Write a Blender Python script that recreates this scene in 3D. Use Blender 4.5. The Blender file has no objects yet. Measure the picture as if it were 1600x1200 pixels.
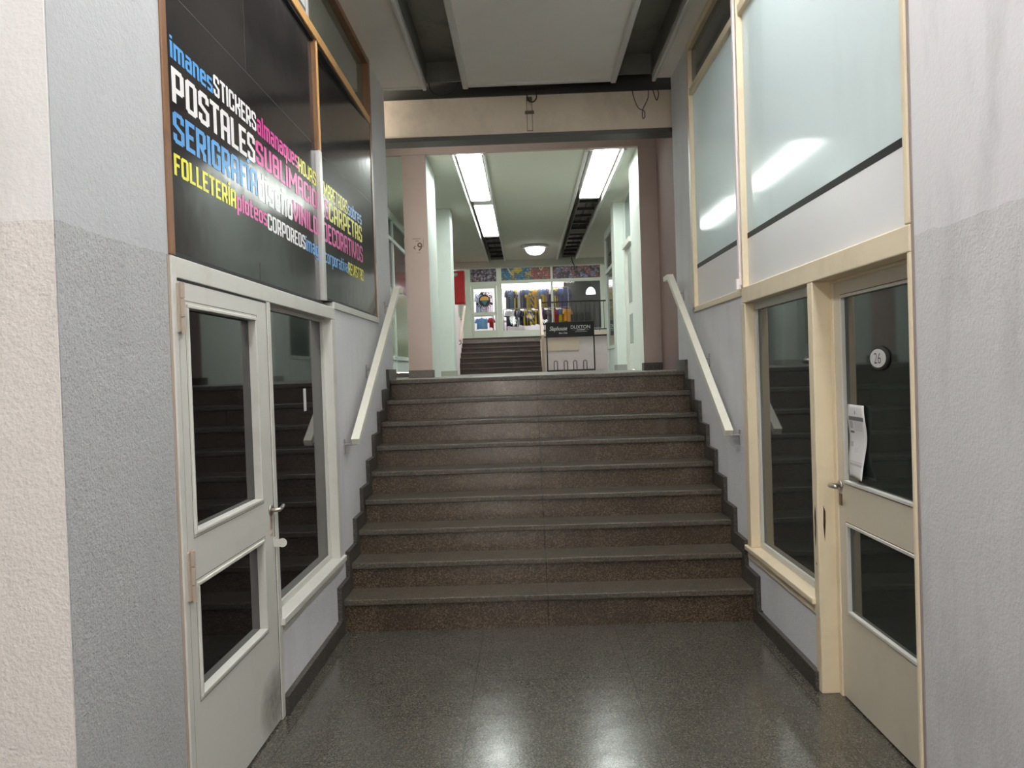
import bpy, bmesh, math, random
from mathutils import Vector, Matrix
random.seed(7)
S = bpy.context.scene
C = S.collection

# ------------------------------------------------------------------ camera
EYE = 1.62
F = 1200.0
roll = 0.0335
_c, _s = math.cos(roll), math.sin(roll)
_u = 22*_c + 21*_s
_v = 22*_s - 21*_c
yaw = math.atan2(_u, F)
pit = math.atan2(-_v*math.cos(yaw), F)
cam = bpy.data.cameras.new('camera')
co = bpy.data.objects.new('camera', cam)
C.objects.link(co)
fw = Vector((math.sin(-yaw)*math.cos(pit), math.cos(yaw)*math.cos(pit), -math.sin(pit)))
rt = Vector((math.cos(yaw), math.sin(yaw), 0))
up = rt.cross(fw)
# image x axis and y axis of the tilted camera
ix = rt*_c - up*_s
iy = up*_c + rt*_s
M = Matrix((( ix.x, iy.x, -fw.x, 0), (ix.y, iy.y, -fw.y, 0), (ix.z, iy.z, -fw.z, EYE), (0, 0, 0, 1)))
co.matrix_world = M
cam.sensor_width = 36
cam.lens = 36*F/1600
cam.clip_end = 200
S.camera = co
S.view_settings.view_transform = 'Standard'
S.view_settings.look = 'None'
S.view_settings.exposure = 0.0
S.view_settings.gamma = 1
S.view_settings.use_curve_mapping = False
try:
    S.cycles.max_bounces = 10
    S.cycles.diffuse_bounces = 6
    S.cycles.caustics_reflective = False
    S.cycles.caustics_refractive = False
    S.cycles.sample_clamp_indirect = 6
except Exception:
    pass

# ------------------------------------------------------------------ world: daylight outside the arcade's entrance
W = bpy.data.worlds.new('daylight'); S.world = W
W.use_nodes = True
bg = W.node_tree.nodes['Background']
bg.inputs[0].default_value = (1.0, 0.90, 0.80, 1)
bg.inputs[1].default_value = 21.0

pl_ = bpy.data.lights.new('entrance_daylight_portal', 'AREA'); pl_.shape = 'RECTANGLE'; pl_.size = .6; pl_.size_y = 1.5
pl_.cycles.is_portal = True
po_ = bpy.data.objects.new('entrance_daylight_portal', pl_); C.objects.link(po_); po_.location = (-.6, -6.05, 1.25); po_.rotation_euler = (math.pi/2, 0, 0)
L_PASS = 20.0      # ceiling tubes of the passage
L_ROOM = 17.0      # ceiling tubes past the stairs
L_SHOP = 5.5       # shop light box

# ------------------------------------------------------------------ materials
MATS = {}
def mat(name, col=(0.5, 0.5, 0.5), rough=0.6, metal=0.0, spec=0.5, emis=None, es=0.0, coat=0.0, coatr=0.05, build=None):
    if name in MATS: return MATS[name]
    m = bpy.data.materials.new(name); m.use_nodes = True
    nt = m.node_tree; b = nt.nodes['Principled BSDF']
    b.inputs['Base Color'].default_value = (*col, 1)
    b.inputs['Roughness'].default_value = rough
    b.inputs['Metallic'].default_value = metal
    b.inputs['Specular IOR Level'].default_value = spec
    b.inputs['Coat Weight'].default_value = coat
    b.inputs['Coat Roughness'].default_value = coatr
    if emis:
        b.inputs['Emission Color'].default_value = (*emis, 1)
        b.inputs['Emission Strength'].default_value = es
    if build: build(nt, b)
    MATS[name] = m
    return m

def N(nt, t, **k):
    n = nt.nodes.new(t)
    for a, v in k.items():
        if a.startswith('i_'):
            n.inputs[a[2:].replace('_', ' ')].default_value = v
        else: setattr(n, a, v)
    return n
def ramp(nt, fac, stops):
    r = nt.nodes.new('ShaderNodeValToRGB')
    e = r.color_ramp.elements
    e[0].position, e[0].color = stops[0][0], (*stops[0][1], 1)
    e[1].position, e[1].color = stops[-1][0], (*stops[-1][1], 1)
    for p, c in stops[1:-1]:
        x = e.new(p); x.color = (*c, 1)
    nt.links.new(fac, r.inputs[0]); return r.outputs[0]
def mix(nt, fac, a, b, mode='MIX'):
    n = nt.nodes.new('ShaderNodeMix'); n.data_type = 'RGBA'; n.blend_type = mode
    for s, v in ((0, fac), (6, a), (7, b)):
        if hasattr(v, 'links') or hasattr(v, 'is_linked'): nt.links.new(v, n.inputs[s])
        elif s == 0: n.inputs[0].default_value = v
        else: n.inputs[s].default_value = (*v, 1)
    return n.outputs[2]
def noise(nt, vec, scale, detail=4, rough=.6, dim='3D'):
    n = nt.nodes.new('ShaderNodeTexNoise'); n.inputs['Scale'].default_value = scale
    n.inputs['Detail'].default_value = detail; n.inputs['Roughness'].default_value = rough
    nt.links.new(vec, n.inputs['Vector']); return n.outputs['Fac']
def gpos(nt):
    return nt.nodes.new('ShaderNodeNewGeometry').outputs['Position']
def xyz(nt, v):
    s = nt.nodes.new('ShaderNodeSeparateXYZ'); nt.links.new(v, s.inputs[0]); return s.outputs
def mth(nt, op, a, b=None, c=None):
    n = nt.nodes.new('ShaderNodeMath'); n.operation = op
    for i, v in enumerate((a, b, c)):
        if v is None: continue
        if hasattr(v, 'is_linked'): nt.links.new(v, n.inputs[i])
        else: n.inputs[i].default_value = v
    return n.outputs[0]
def bump(nt, b, h, strength=.3, dist=.01):
    n = nt.nodes.new('ShaderNodeBump'); n.inputs['Strength'].default_value = strength
    n.inputs['Distance'].default_value = dist
    nt.links.new(h, n.inputs['Height']); nt.links.new(n.outputs[0], b.inputs['Normal'])
def scaled(nt, v, sc):
    n = nt.nodes.new('ShaderNodeMapping'); n.inputs['Scale'].default_value = sc
    nt.links.new(v, n.inputs[0]); return n.outputs[0]

def plaster(upper, lower, band=2.055, grain=90, gs=.45, streak=.5, fleck=.1):
    def f(nt, b):
        p = gpos(nt); z = xyz(nt, p)[2]
        wob = mth(nt, 'MULTIPLY', mth(nt, 'SUBTRACT', noise(nt, p, 9, 3), .5), .03)
        isup = mth(nt, 'GREATER_THAN', mth(nt, 'ADD', z, wob), band)
        base = mix(nt, isup, lower, upper)
        # stains and wear with shapes of their own
        st = noise(nt, scaled(nt, p, (1.6, 1.6, .45)), 2.6, 6, .65)
        base = mix(nt, mth(nt, 'MULTIPLY', mth(nt, 'SMOOTHSTEP' if False else 'MAXIMUM', mth(nt, 'MULTIPLY', mth(nt, 'SUBTRACT', st, .50), 3.0), 0), streak), base, (.30, .30, .31))
        fl = noise(nt, p, 140, 3, .7)
        base = mix(nt, mth(nt, 'MULTIPLY', mth(nt, 'MULTIPLY', mth(nt, 'MAXIMUM', mth(nt, 'MULTIPLY', mth(nt, 'SUBTRACT', .47, fl), 5), 0), fleck), mth(nt, 'SUBTRACT', 1, mth(nt, 'MULTIPLY', isup, .85))), base, (.16, .16, .17))
        nt.links.new(base, b.inputs['Base Color'])
        g = noise(nt, p, grain, 3, .6)
        g2 = noise(nt, p, grain*.33, 2, .5)
        h = mth(nt, 'ADD', g, g2)
        bump(nt, b, mth(nt, 'MULTIPLY', h, mth(nt, 'SUBTRACT', 1, mth(nt, 'MULTIPLY', isup, .55))), gs, .008)
    return f
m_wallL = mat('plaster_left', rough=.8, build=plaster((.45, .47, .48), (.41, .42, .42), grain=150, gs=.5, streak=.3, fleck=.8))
m_wallP = mat('plaster_side', rough=.8, build=plaster((.72, .72, .74), (.72, .725, .75), band=9, gs=.3, streak=.25, fleck=.15))
m_pier = mat('plaster_pier', rough=.8, build=plaster((.86, .85, .84), (.80, .765, .735), grain=75, gs=.5, streak=.25, fleck=.3))
m_wallR = mat('plaster_right', rough=.8, build=plaster((.70, .69, .71), (.60, .60, .61), grain=90, gs=.3, streak=.55, fleck=.2))
def paint(col, dirt=(.3, .25, .2), amt=.5, sc=4):
    def f(nt, b):
        p = gpos(nt)
        n = noise(nt, p, sc, 5, .65)
        c = mix(nt, mth(nt, 'MULTIPLY', mth(nt, 'MAXIMUM', mth(nt, 'MULTIPLY', mth(nt, 'SUBTRACT', n, .52), 4), 0), amt), col, dirt)
        nt.links.new(c, b.inputs['Base Color'])
    return f
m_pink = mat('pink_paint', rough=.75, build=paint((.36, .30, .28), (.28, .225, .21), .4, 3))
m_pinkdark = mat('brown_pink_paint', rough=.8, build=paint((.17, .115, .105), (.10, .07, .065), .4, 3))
m_greenwhite = mat('pale_green_paint', rough=.55, build=paint((.66, .72, .68), (.45, .48, .44), .3, 3))
m_beige = mat('beige_beam_paint', rough=.8, build=paint((.78, .68, .55), (.42, .36, .30), .5, 2))
m_pinkwhite = mat('pinkish_white_paint', rough=.7, build=paint((.88, .80, .81), (.62, .54, .53), .35, 3))
m_ceil = mat('ceiling_paint', rough=.85, build=paint((.92, .89, .85), (.76, .73, .70), .35, 1.6))
m_ceil2 = mat('ceiling_paint_room', rough=.8, build=paint((.60, .61, .54), (.50, .51, .45), .35, 1.2))
m_trim = mat('ceiling_trim_paint', rough=.6, build=paint((.66, .65, .63), (.5, .48, .45), .3, 3))
m_trough = mat('dull_trough_metal', rough=.45, metal=.35, build=paint((.20, .20, .17), (.09, .09, .08), .9, 3.5))
m_white = mat('off_white_enamel', rough=.38, build=paint((.62, .62, .57), (.36, .31, .26), .28, 5))
def doorpaint(nt, b):
    p = gpos(nt); s = xyz(nt, p)
    n = noise(nt, p, 5, 5, .65)
    c = mix(nt, mth(nt, 'MULTIPLY', mth(nt, 'MAXIMUM', mth(nt, 'MULTIPLY', mth(nt, 'SUBTRACT', n, .54), 3), 0), .3), (.62, .62, .57), (.40, .35, .30))
    # the scuffed corner low down by the latch side
    dy = mth(nt, 'DIVIDE', mth(nt, 'SUBTRACT', s[1], 3.50), .20)
    dz = mth(nt, 'DIVIDE', mth(nt, 'SUBTRACT', s[2], .13), .17)
    r = mth(nt, 'ADD', mth(nt, 'MULTIPLY', dy, dy), mth(nt, 'MULTIPLY', dz, dz))
    k = mth(nt, 'MAXIMUM', mth(nt, 'SUBTRACT', 1, r), 0)
    k = mth(nt, 'MULTIPLY', k, mth(nt, 'MULTIPLY', noise(nt, p, 16, 5, .7), 1.5))
    c = mix(nt, k, c, (.12, .10, .085))
    nt.links.new(c, b.inputs['Base Color'])
m_door = mat('scuffed_white_enamel', rough=.38, build=doorpaint)
m_cream = mat('cream_enamel', rough=.38, build=paint((.74, .64, .46), (.50, .40, .27), .35, 4))
m_creamdoor = mat('beige_enamel', rough=.42, build=paint((.60, .55, .44), (.40, .33, .25), .35, 3.5))
m_brown = mat('brown_wood', (.19, .085, .035), .42, build=paint((.20, .095, .04), (.07, .035, .02), .6, 9))
m_ochre = mat('ochre_wood', (.42, .24, .09), .4, build=paint((.55, .32, .12), (.30, .16, .06), .5, 9))
m_alu = mat('aluminium', (.62, .62, .60), .32, .8)
m_steel = mat('steel', (.42, .39, .35), .3, .9)
m_rail = mat('cream_rail_paint', rough=.4, build=paint((.76, .76, .66), (.55, .5, .4), .3, 6))
m_rail2 = mat('far_rail_paint', (.52, .44, .37), .5)
m_bracket = mat('grey_bracket_paint', (.36, .34, .33), .5, .2)
m_black = mat('black_paint', (.012, .012, .014), .5)
m_blackmetal = mat('black_metal', (.012, .011, .011), .4, .3)
def vinyl(nt, b):
    p = gpos(nt)
    n = noise(nt, p, 2.2, 5, .6)
    c = ramp(nt, n, [(.35, (.017, .016, .017)), (.7, (.034, .031, .031))])
    nt.links.new(c, b.inputs['Base Color'])
    bump(nt, b, noise(nt, p, 5, 2, .5), .12, .01)
m_vinyl = mat('black_vinyl', rough=.14, spec=.28, build=vinyl)
m_blue = mat('light_blue_vinyl', (.10, .34, .68), .3)
m_whitev = mat('white_vinyl', (.85, .85, .85), .3)
m_mag = mat('magenta_vinyl', (.62, .035, .28), .3)
m_yel = mat('yellow_vinyl', (.78, .76, .035), .3)
m_darkglassL = mat('dark_glass', (.006, .006, .007), .03, spec=.55)
def gl(nt, b):
    p = gpos(nt)
    nt.links.new(ramp(nt, noise(nt, p, 2, 3), [(.3, (.018, .024, .022)), (.7, (.030, .037, .034))]), b.inputs['Base Color'])
m_darkglassR = mat('green_dark_glass', rough=.04, spec=.5, build=gl)
m_transL = mat('grey_green_glass', (.13, .14, .115), .08, spec=.4)
m_transR = mat('smoky_glass', (.055, .058, .050), .06, spec=.4)
def film(nt, b):
    p = gpos(nt)
    n = noise(nt, scaled(nt, p, (1, 1.3, .35)), 2.5, 4, .6)
    c = mix(nt, mth(nt, 'MAXIMUM', mth(nt, 'MULTIPLY', mth(nt, 'SUBTRACT', n, .5), 1.3), 0), (.80, .86, .86), (.62, .69, .68))
    nt.links.new(c, b.inputs['Base Color'])
    t = nt.nodes.new('ShaderNodeBsdfTranslucent'); nt.links.new(c, t.inputs[0])
    ms = nt.nodes.new('ShaderNodeMixShader'); ms.inputs[0].default_value = .45
    out = nt.nodes['Material Output']
    nt.links.new(b.outputs[0], ms.inputs[1]); nt.links.new(t.outputs[0], ms.inputs[2])
    nt.links.new(ms.outputs[0], out.inputs[0])
    b.inputs['Coat Weight'].default_value = 1; b.inputs['Coat IOR'].default_value = 1.9
m_film = mat('frosted_teal_glass', rough=.5, coatr=.09, build=film)
m_whitefilm = mat('white_film', (.80, .80, .81), .35, coat=.6, coatr=.12)
m_tape = mat('charcoal_stripe', (.012, .012, .012), .5, spec=.2)
def terrazzo(base, chips, joint=None, rough=.28, scale=170, wear=.5, bumps=.0):
    def f(nt, b):
        p = gpos(nt)
        v = nt.nodes.new('ShaderNodeTexVoronoi'); v.inputs['Scale'].default_value = scale
        nt.links.new(p, v.inputs['Vector'])
        cs = xyz(nt, v.outputs['Color'])
        c = ramp(nt, cs[0], [(0, base), (.45, tuple(x*.6 for x in base)), (.72, chips), (.93, tuple(min(1, x*1.1) for x in chips)), (1, tuple(min(1, x*1.7) for x in chips))])
        w = noise(nt, p, 1.7, 5, .65)
        c = mix(nt, mth(nt, 'MULTIPLY', mth(nt, 'MAXIMUM', mth(nt, 'MULTIPLY', mth(nt, 'SUBTRACT', w, .45), 3), 0), wear), c, tuple(x*.55 for x in base))
        if joint:
            s = xyz(nt, p)
            m = None
            for ax, off, per, wd in joint:
                q = mth(nt, 'PINGPONG', mth(nt, 'SUBTRACT', s[ax], off), per/2)
                q = mth(nt, 'LESS_THAN', q, wd)
                m = q if m is None else mth(nt, 'MAXIMUM', m, q)
            c = mix(nt, mth(nt, 'MULTIPLY', m, .8), c, (.012, .011, .010))
        nt.links.new(c, b.inputs['Base Color'])
        rr = mth(nt, 'ADD', rough-.06, mth(nt, 'MULTIPLY', noise(nt, p, 6, 4, .6), .14))
        nt.links.new(rr, b.inputs['Roughness'])
        bump(nt, b, noise(nt, p, 8, 3, .5), .10, .01)
    return f
m_floor = mat('terrazzo_floor', spec=.55, build=terrazzo((.066, .061, .050), (.092, .084, .068), [(0, -.32, .82, .002), (1, 3.2, .40, .002)], rough=.19, scale=230, wear=.25))
m_floor2 = mat('terrazzo_landing', spec=.5, build=terrazzo((.16, .15, .13), (.25, .23, .2), None, rough=.3))
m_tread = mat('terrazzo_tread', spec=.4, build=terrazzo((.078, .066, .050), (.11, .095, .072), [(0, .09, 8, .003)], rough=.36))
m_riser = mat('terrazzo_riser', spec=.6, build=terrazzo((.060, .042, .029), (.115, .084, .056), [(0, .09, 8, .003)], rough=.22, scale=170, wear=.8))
m_skirt = mat('terrazzo_skirting', spec=.4, build=terrazzo((.055, .050, .044), (.085, .075, .062), None, rough=.45, wear=.5))
def redbrown(nt, b):
    p = gpos(nt)
    n = noise(nt, scaled(nt, p, (1, 1, 6)), 3, 5, .7)
    nt.links.new(ramp(nt, n, [(.3, (.030, .020, .015)), (.55, (.06, .037, .028)), (.75, (.15, .075, .062))]), b.inputs['Base Color'])
m_step2 = mat('worn_step_stone', rough=.4, build=redbrown)
m_step2t = mat('worn_step_nosing', (.062, .045, .037), .4)
m_red = mat('red_enamel', (.78, .010, .018), .35)
m_paper = mat('white_paper', (.66, .66, .66), .7)
m_ink = mat('grey_ink', (.14, .14, .14), .7)
m_inkpale = mat('pale_grey_ink', (.42, .42, .42), .7)
m_brownink = mat('brown_ink', (.07, .045, .03), .7)
m_tube = mat('lit_diffuser', (.9, .9, .9), .5, emis=(.93, 1, .95), es=L_ROOM)
m_tubeP = mat('lit_diffuser_passage', (.9, .9, .9), .5, emis=(1, .985, .97), es=L_PASS)
m_hall = mat('added_hall_light', (.9, .9, .9), .5, emis=(1, .98, .96), es=17)
m_dome = mat('lit_dome_glass', (.9, .9, .9), .4, emis=(1, .98, .93), es=6)
m_shoplight = mat('lit_shop_lightbox', (.9, .9, .9), .5, emis=(1, 1, 1), es=L_SHOP)
m_shopwall = mat('shop_white_wall', (.88, .86, .87), .8)
m_shopdark = mat('shop_dark_boards', rough=.45, build=paint((.028, .029, .032), (.05, .05, .055), .5, 3))
m_rust = mat('rust_chip', (.055, .018, .010), .8)
m_seam = mat('seam_grey', (.05, .048, .046), .5)
m_mould = mat('grimy_mark', (.16, .13, .11), .9)
m_brass = mat('dull_brass', (.20, .14, .08), .35, .85)
m_putty = mat('old_putty', (.40, .33, .27), .6)

# ------------------------------------------------------------------ mesh helpers
class MB:
    def __init__(s): s.v = []; s.f = []; s.mi = []; s.m = 0
    def poly(s, pts):
        n = len(s.v); s.v += [tuple(p) for p in pts]; s.f.append(tuple(range(n, n+len(pts)))); s.mi.append(s.m); return s
    def box(s, x0, x1, y0, y1, z0, z1):
        if x0 > x1: x0, x1 = x1, x0
        if y0 > y1: y0, y1 = y1, y0
        if z0 > z1: z0, z1 = z1, z0
        n = len(s.v)
        s.v += [(x0,y0,z0),(x1,y0,z0),(x1,y1,z0),(x0,y1,z0),(x0,y0,z1),(x1,y0,z1),(x1,y1,z1),(x0,y1,z1)]
        for q in ((0,3,2,1),(4,5,6,7),(0,1,5,4),(1,2,6,5),(2,3,7,6),(3,0,4,7)):
            s.f.append(tuple(n+i for i in q)); s.mi.append(s.m)
        return s
    def prism(s, prof, axis, a, b):
        """prof: 2-D outline in the two other axes, extruded from a to b along axis"""
        def P(p, t):
            q = list(p); q.insert(axis, t); return tuple(q)
        n = len(s.v); k = len(prof)
        s.v += [P(p, a) for p in prof] + [P(p, b) for p in prof]
        s.f.append(tuple(range(n, n+k))); s.f.append(tuple(range(n+2*k-1, n+k-1, -1))); s.mi += [s.m]*2
        for i in range(k):
            j = (i+1) % k
            s.f.append((n+i, n+k+i, n+k+j, n+j)); s.mi.append(s.m)
        return s
    def tube(s, pts, r, seg=8):
        pts = [Vector(p) for p in pts]
        n0 = len(s.v); rings = []
        prev = None
        for i, p in enumerate(pts):
            d = (pts[min(i+1, len(pts)-1)] - pts[max(i-1, 0)]).normalized()
            if prev is None:
                a = Vector((0, 0, 1)) if abs(d.z) < .9 else Vector((1, 0, 0))
            else: a = prev
            u = d.cross(a)
            if u.length < 1e-6: u = d.cross(Vector((0, 1, 0)))
            u.normalize(); w = u.cross(d).normalized(); prev = w
            rr = r[i] if isinstance(r, (list, tuple)) else r
            rings.append([p + (u*math.cos(2*math.pi*k/seg) + w*math.sin(2*math.pi*k/seg))*rr for k in range(seg)])
        for R in rings: s.v += [tuple(q) for q in R]
        for i in range(len(rings)-1):
            for k in range(seg):
                a = n0+i*seg+k; b = n0+i*seg+(k+1) % seg
                s.f.append((a, b, b+seg, a+seg)); s.mi.append(s.m)
        s.f.append(tuple(n0+k for k in range(seg-1, -1, -1))); s.mi.append(s.m)
        e = n0+(len(rings)-1)*seg
        s.f.append(tuple(e+k for k in range(seg))); s.mi.append(s.m)
        return s
    def lathe(s, prof, cx, cy, cz, axis='z', seg=28):
        n0 = len(s.v)
        for r, h in prof:
            for k in range(seg):
                a = 2*math.pi*k/seg
                if axis == 'z': s.v.append((cx+r*math.cos(a), cy+r*math.sin(a), cz+h))
                elif axis == 'x': s.v.append((cx+h, cy+r*math.cos(a), cz+r*math.sin(a)))
                else: s.v.append((cx+r*math.cos(a), cy+h, cz+r*math.sin(a)))
        for i in range(len(prof)-1):
            for k in range(seg):
                a = n0+i*seg+k; b = n0+i*seg+(k+1) % seg
                s.f.append((a, b, b+seg, a+seg)); s.mi.append(s.m)
        s.f.append(tuple(n0+k for k in range(seg))); s.mi.append(s.m)
        e = n0+(len(prof)-1)*seg
        s.f.append(tuple(e+k for k in range(seg))); s.mi.append(s.m)
        return s
    def build(s, name, m, parent=None, bevel=0, smooth=False, label=None):
        me = bpy.data.meshes.new(name)
        me.from_pydata(s.v, [], s.f)
        for x in (m if isinstance(m, (list, tuple)) else [m]): me.materials.append(x)
        for p, i in zip(me.polygons, s.mi):
            p.material_index = i; p.use_smooth = smooth
        bm = bmesh.new(); bm.from_mesh(me)
        bmesh.ops.recalc_face_normals(bm, faces=bm.faces); bm.to_mesh(me); bm.free()
        o = bpy.data.objects.new(name, me); C.objects.link(o)
        if parent:
            o.parent = parent
            o.matrix_parent_inverse = Matrix.Translation(-parent.location) if parent.type == 'EMPTY' else Matrix()
        if bevel:
            b = o.modifiers.new('bevel', 'BEVEL'); b.width = bevel; b.segments = 2; b.limit_method = 'ANGLE'
            b.angle_limit = math.radians(50)
        if label: o['label'] = label
        return o

def tag(o, label=None, cat=None, group=None, kind=None):
    if label: o['label'] = label
    if cat: o['category'] = cat
    if group: o['group'] = group
    if kind: o['kind'] = kind
    return o
def thing(name, loc, label=None, cat=None, group=None, kind=None):
    o = bpy.data.objects.new(name, None); C.objects.link(o); o.location = loc
    o.empty_display_size = .1
    return tag(o, label, cat, group, kind)
def struct(name, mb, m, **k):
    return tag(mb.build(name, m, **k), kind='structure')

def bfont(name, txt, size, m, place, parent=None, bold=0.0, shear=0.0, sx=1.0, extr=.001, label=None, fit=None):
    """built-in font turned to a mesh; place(x, y, d) -> world point; fit = (x0, x1, y0, y1)"""
    cu = bpy.data.curves.new(name, 'FONT'); cu.body = txt; cu.size = size; cu.offset = bold; cu.shear = shear
    cu.resolution_u = 4
    t = bpy.data.objects.new(name, cu); C.objects.link(t)
    dg = bpy.context.evaluated_depsgraph_get()
    me0 = bpy.data.meshes.new_from_object(t.evaluated_get(dg))
    vs = [v.co.copy() for v in me0.vertices]; fs = [tuple(p.vertices) for p in me0.polygons]
    bpy.data.objects.remove(t); bpy.data.curves.remove(cu); bpy.data.meshes.remove(me0)
    if not vs: return None
    if fit:
        ax, bx = min(v.x for v in vs), max(v.x for v in vs); ay, by = min(v.y for v in vs), max(v.y for v in vs)
        for v in vs:
            v.x = fit[0] + (v.x-ax)/(bx-ax)*(fit[1]-fit[0]); v.y = fit[2] + (v.y-ay)/(by-ay)*(fit[3]-fit[2])
    mb = MB(); n = len(vs)
    mb.v = [tuple(place(v.x, v.y, extr)) for v in vs]
    mb.f = list(fs); mb.mi = [0]*len(fs)
    return mb.build(name, m, parent, label=label)

# ------------------------------------------------------------------ a condensed poster alphabet drawn with strokes
# cap height 1; glyph = (width, [polylines])
T = .15; h = T/2
def G(w, *pl): return (w, pl)
l_, r_, b_, t_ = h, .46-h, h, 1-h
c_ = .06
def rb(x0, y0, x1, y1):   # box outline with clipped corners
    return [(x0+c_, y0), (x1-c_, y0), (x1, y0+c_), (x1, y1-c_), (x1-c_, y1), (x0+c_, y1), (x0, y1-c_), (x0, y0+c_), (x0+c_, y0)]
FONT = {
 'A': G(.46, [(l_, 0), (l_, t_-c_), (l_+c_, t_), (r_-c_, t_), (r_, t_-c_), (r_, 0)], [(l_, .42), (r_, .42)]),
 'B': G(.46, rb(l_, b_, r_, .5), rb(l_, .5, r_, t_), [(l_, b_), (l_, t_)]),
 'C': G(.46, [(r_, .34), (r_, b_+c_), (r_-c_, b_), (l_+c_, b_), (l_, b_+c_), (l_, t_-c_), (l_+c_, t_), (r_-c_, t_), (r_, t_-c_), (r_, .66)]),
 'D': G(.46, rb(l_, b_, r_, t_), [(l_, 0), (l_, 1)]),
 'E': G(.40, [(.40, b_), (l_, b_), (l_, t_), (.40, t_)], [(l_, .5), (.34, .5)]),
 'F': G(.38, [(l_, 0), (l_, t_), (.38, t_)], [(l_, .5), (.33, .5)]),
 'G': G(.46, [(.26, .5), (r_, .5), (r_, b_+c_), (r_-c_, b_), (l_+c_, b_), (l_, b_+c_), (l_, t_-c_), (l_+c_, t_), (r_-c_, t_), (r_, t_-c_), (r_, .7)]),
 'H': G(.46, [(l_, 0), (l_, 1)], [(r_, 0), (r_, 1)], [(l_, .5), (r_, .5)]),
 'I': G(.15, [(l_, 0), (l_, 1)]),
 'J': G(.40, [(l_, .3), (l_, b_+c_), (l_+c_, b_), (.33-c_, b_), (.33, b_+c_), (.33, 1)]),
 'K': G(.46, [(l_, 0), (l_, 1)], [(r_, 1), (r_, .62), (l_+.1, .5), (r_, .38), (r_, 0)]),
 'L': G(.38, [(l_, 1), (l_, b_), (.38, b_)]),
 'M': G(.66, [(l_, 0), (l_, 1)], [(.66-h, 0), (.66-h, 1)], [(l_, .93), (.33, .35), (.66-h, .93)]),
 'N': G(.48, [(l_, 0), (l_, 1)], [(.48-h, 0), (.48-h, 1)], [(l_, .9), (.48-h, .1)]),
 'O': G(.46, rb(l_, b_, r_, t_)),
 'P': G(.46, [(l_, 0), (l_, 1)], rb(l_, .38, r_, t_)),
 'R': G(.46, [(l_, 0), (l_, 1)], rb(l_, .46, r_, t_), [(l_+.12, .46), (r_-.02, .20), (r_-.02, 0)]),
 'S': G(.46, [(r_, .7), (r_, t_-c_), (r_-c_, t_), (l_+c_, t_), (l_, t_-c_), (l_, .58), (r_, .42), (r_, b_+c_), (r_-c_, b_), (l_+c_, b_), (l_, b_+c_), (l_, .3)]),
 'T': G(.42, [(0, t_), (.42, t_)], [(.21, 0), (.21, t_)]),
 'U': G(.46, [(l_, 1), (l_, b_+c_), (l_+c_, b_), (r_-c_, b_), (r_, b_+c_), (r_, 1)]),
 'V': G(.46, [(l_, 1), (l_, .45), (.23, .04), (r_, .45), (r_, 1)]),
}
x_ = .76; xt = x_-h
FONT.update({
 'Í': G(.15, [(l_, 0), (l_, 1)], [(l_, 1.12), (l_+.07, 1.24)]),
 'a': G(.42, [(.04, xt), (.35-c_, xt), (.35, xt-c_), (.35, 0)], rb(l_, b_, .35, .44)),
 'b': G(.42, [(l_, 0), (l_, 1)], rb(l_, b_, .35, xt)),
 'c': G(.38, [(.38, b_), (l_+c_, b_), (l_, b_+c_), (l_, xt-c_), (l_+c_, xt), (.38, xt)]),
 'd': G(.42, [(.35, 0), (.35, 1)], rb(l_, b_, .35, xt)),
 'e': G(.42, [(.40, b_), (l_+c_, b_), (l_, b_+c_), (l_, xt-c_), (l_+c_, xt), (.35-c_, xt), (.35, xt-c_), (.35, .38), (l_, .38)]),
 'g': G(.42, rb(l_, b_, .35, xt), [(.35, x_), (.35, -.2), (.04, -.2)]),
 'i': G(.15, [(l_, 0), (l_, x_)], [(l_, .86), (l_, 1)]),
 'l': G(.15, [(l_, 0), (l_, 1)]),
 'm': G(.64, [(l_, 0), (l_, xt), (.64-h-c_, xt), (.64-h, xt-c_), (.64-h, 0)], [(.32, 0), (.32, xt)]),
 'n': G(.42, [(l_, 0), (l_, xt), (.35-c_, xt), (.35, xt-c_), (.35, 0)]),
 'ñ': G(.42, [(l_, 0), (l_, xt), (.35-c_, xt), (.35, xt-c_), (.35, 0)], [(.06, .93), (.36, .93)]),
 'o': G(.42, rb(l_, b_, .35, xt)),
 'p': G(.42, [(l_, -.26), (l_, x_)], rb(l_, b_, .35, xt)),
 'q': G(.42, [(.35, -.26), (.35, x_)], rb(l_, b_, .35, xt)),
 'r': G(.34, [(l_, 0), (l_, xt), (.34, xt)]),
 's': G(.40, [(.38, xt), (l_+.02, xt), (l_, xt-.04), (l_, .42), (.33, .34), (.33, b_), (.02, b_)]),
 't': G(.32, [(l_+.04, 1), (l_+.04, b_), (.32, b_)], [(0, xt), (.32, xt)]),
 'u': G(.42, [(l_, x_), (l_, b_+c_), (l_+c_, b_), (.35, b_)], [(.35, 0), (.35, x_)]),
 'v': G(.42, [(l_, x_), (l_, .32), (.21, .05), (.35, .32), (.35, x_)]),
 ' ': G(.12),
})
GAP = .055
def word_len(w): return sum(FONT[c][0] for c in w) + GAP*(len(w)-1)
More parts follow.
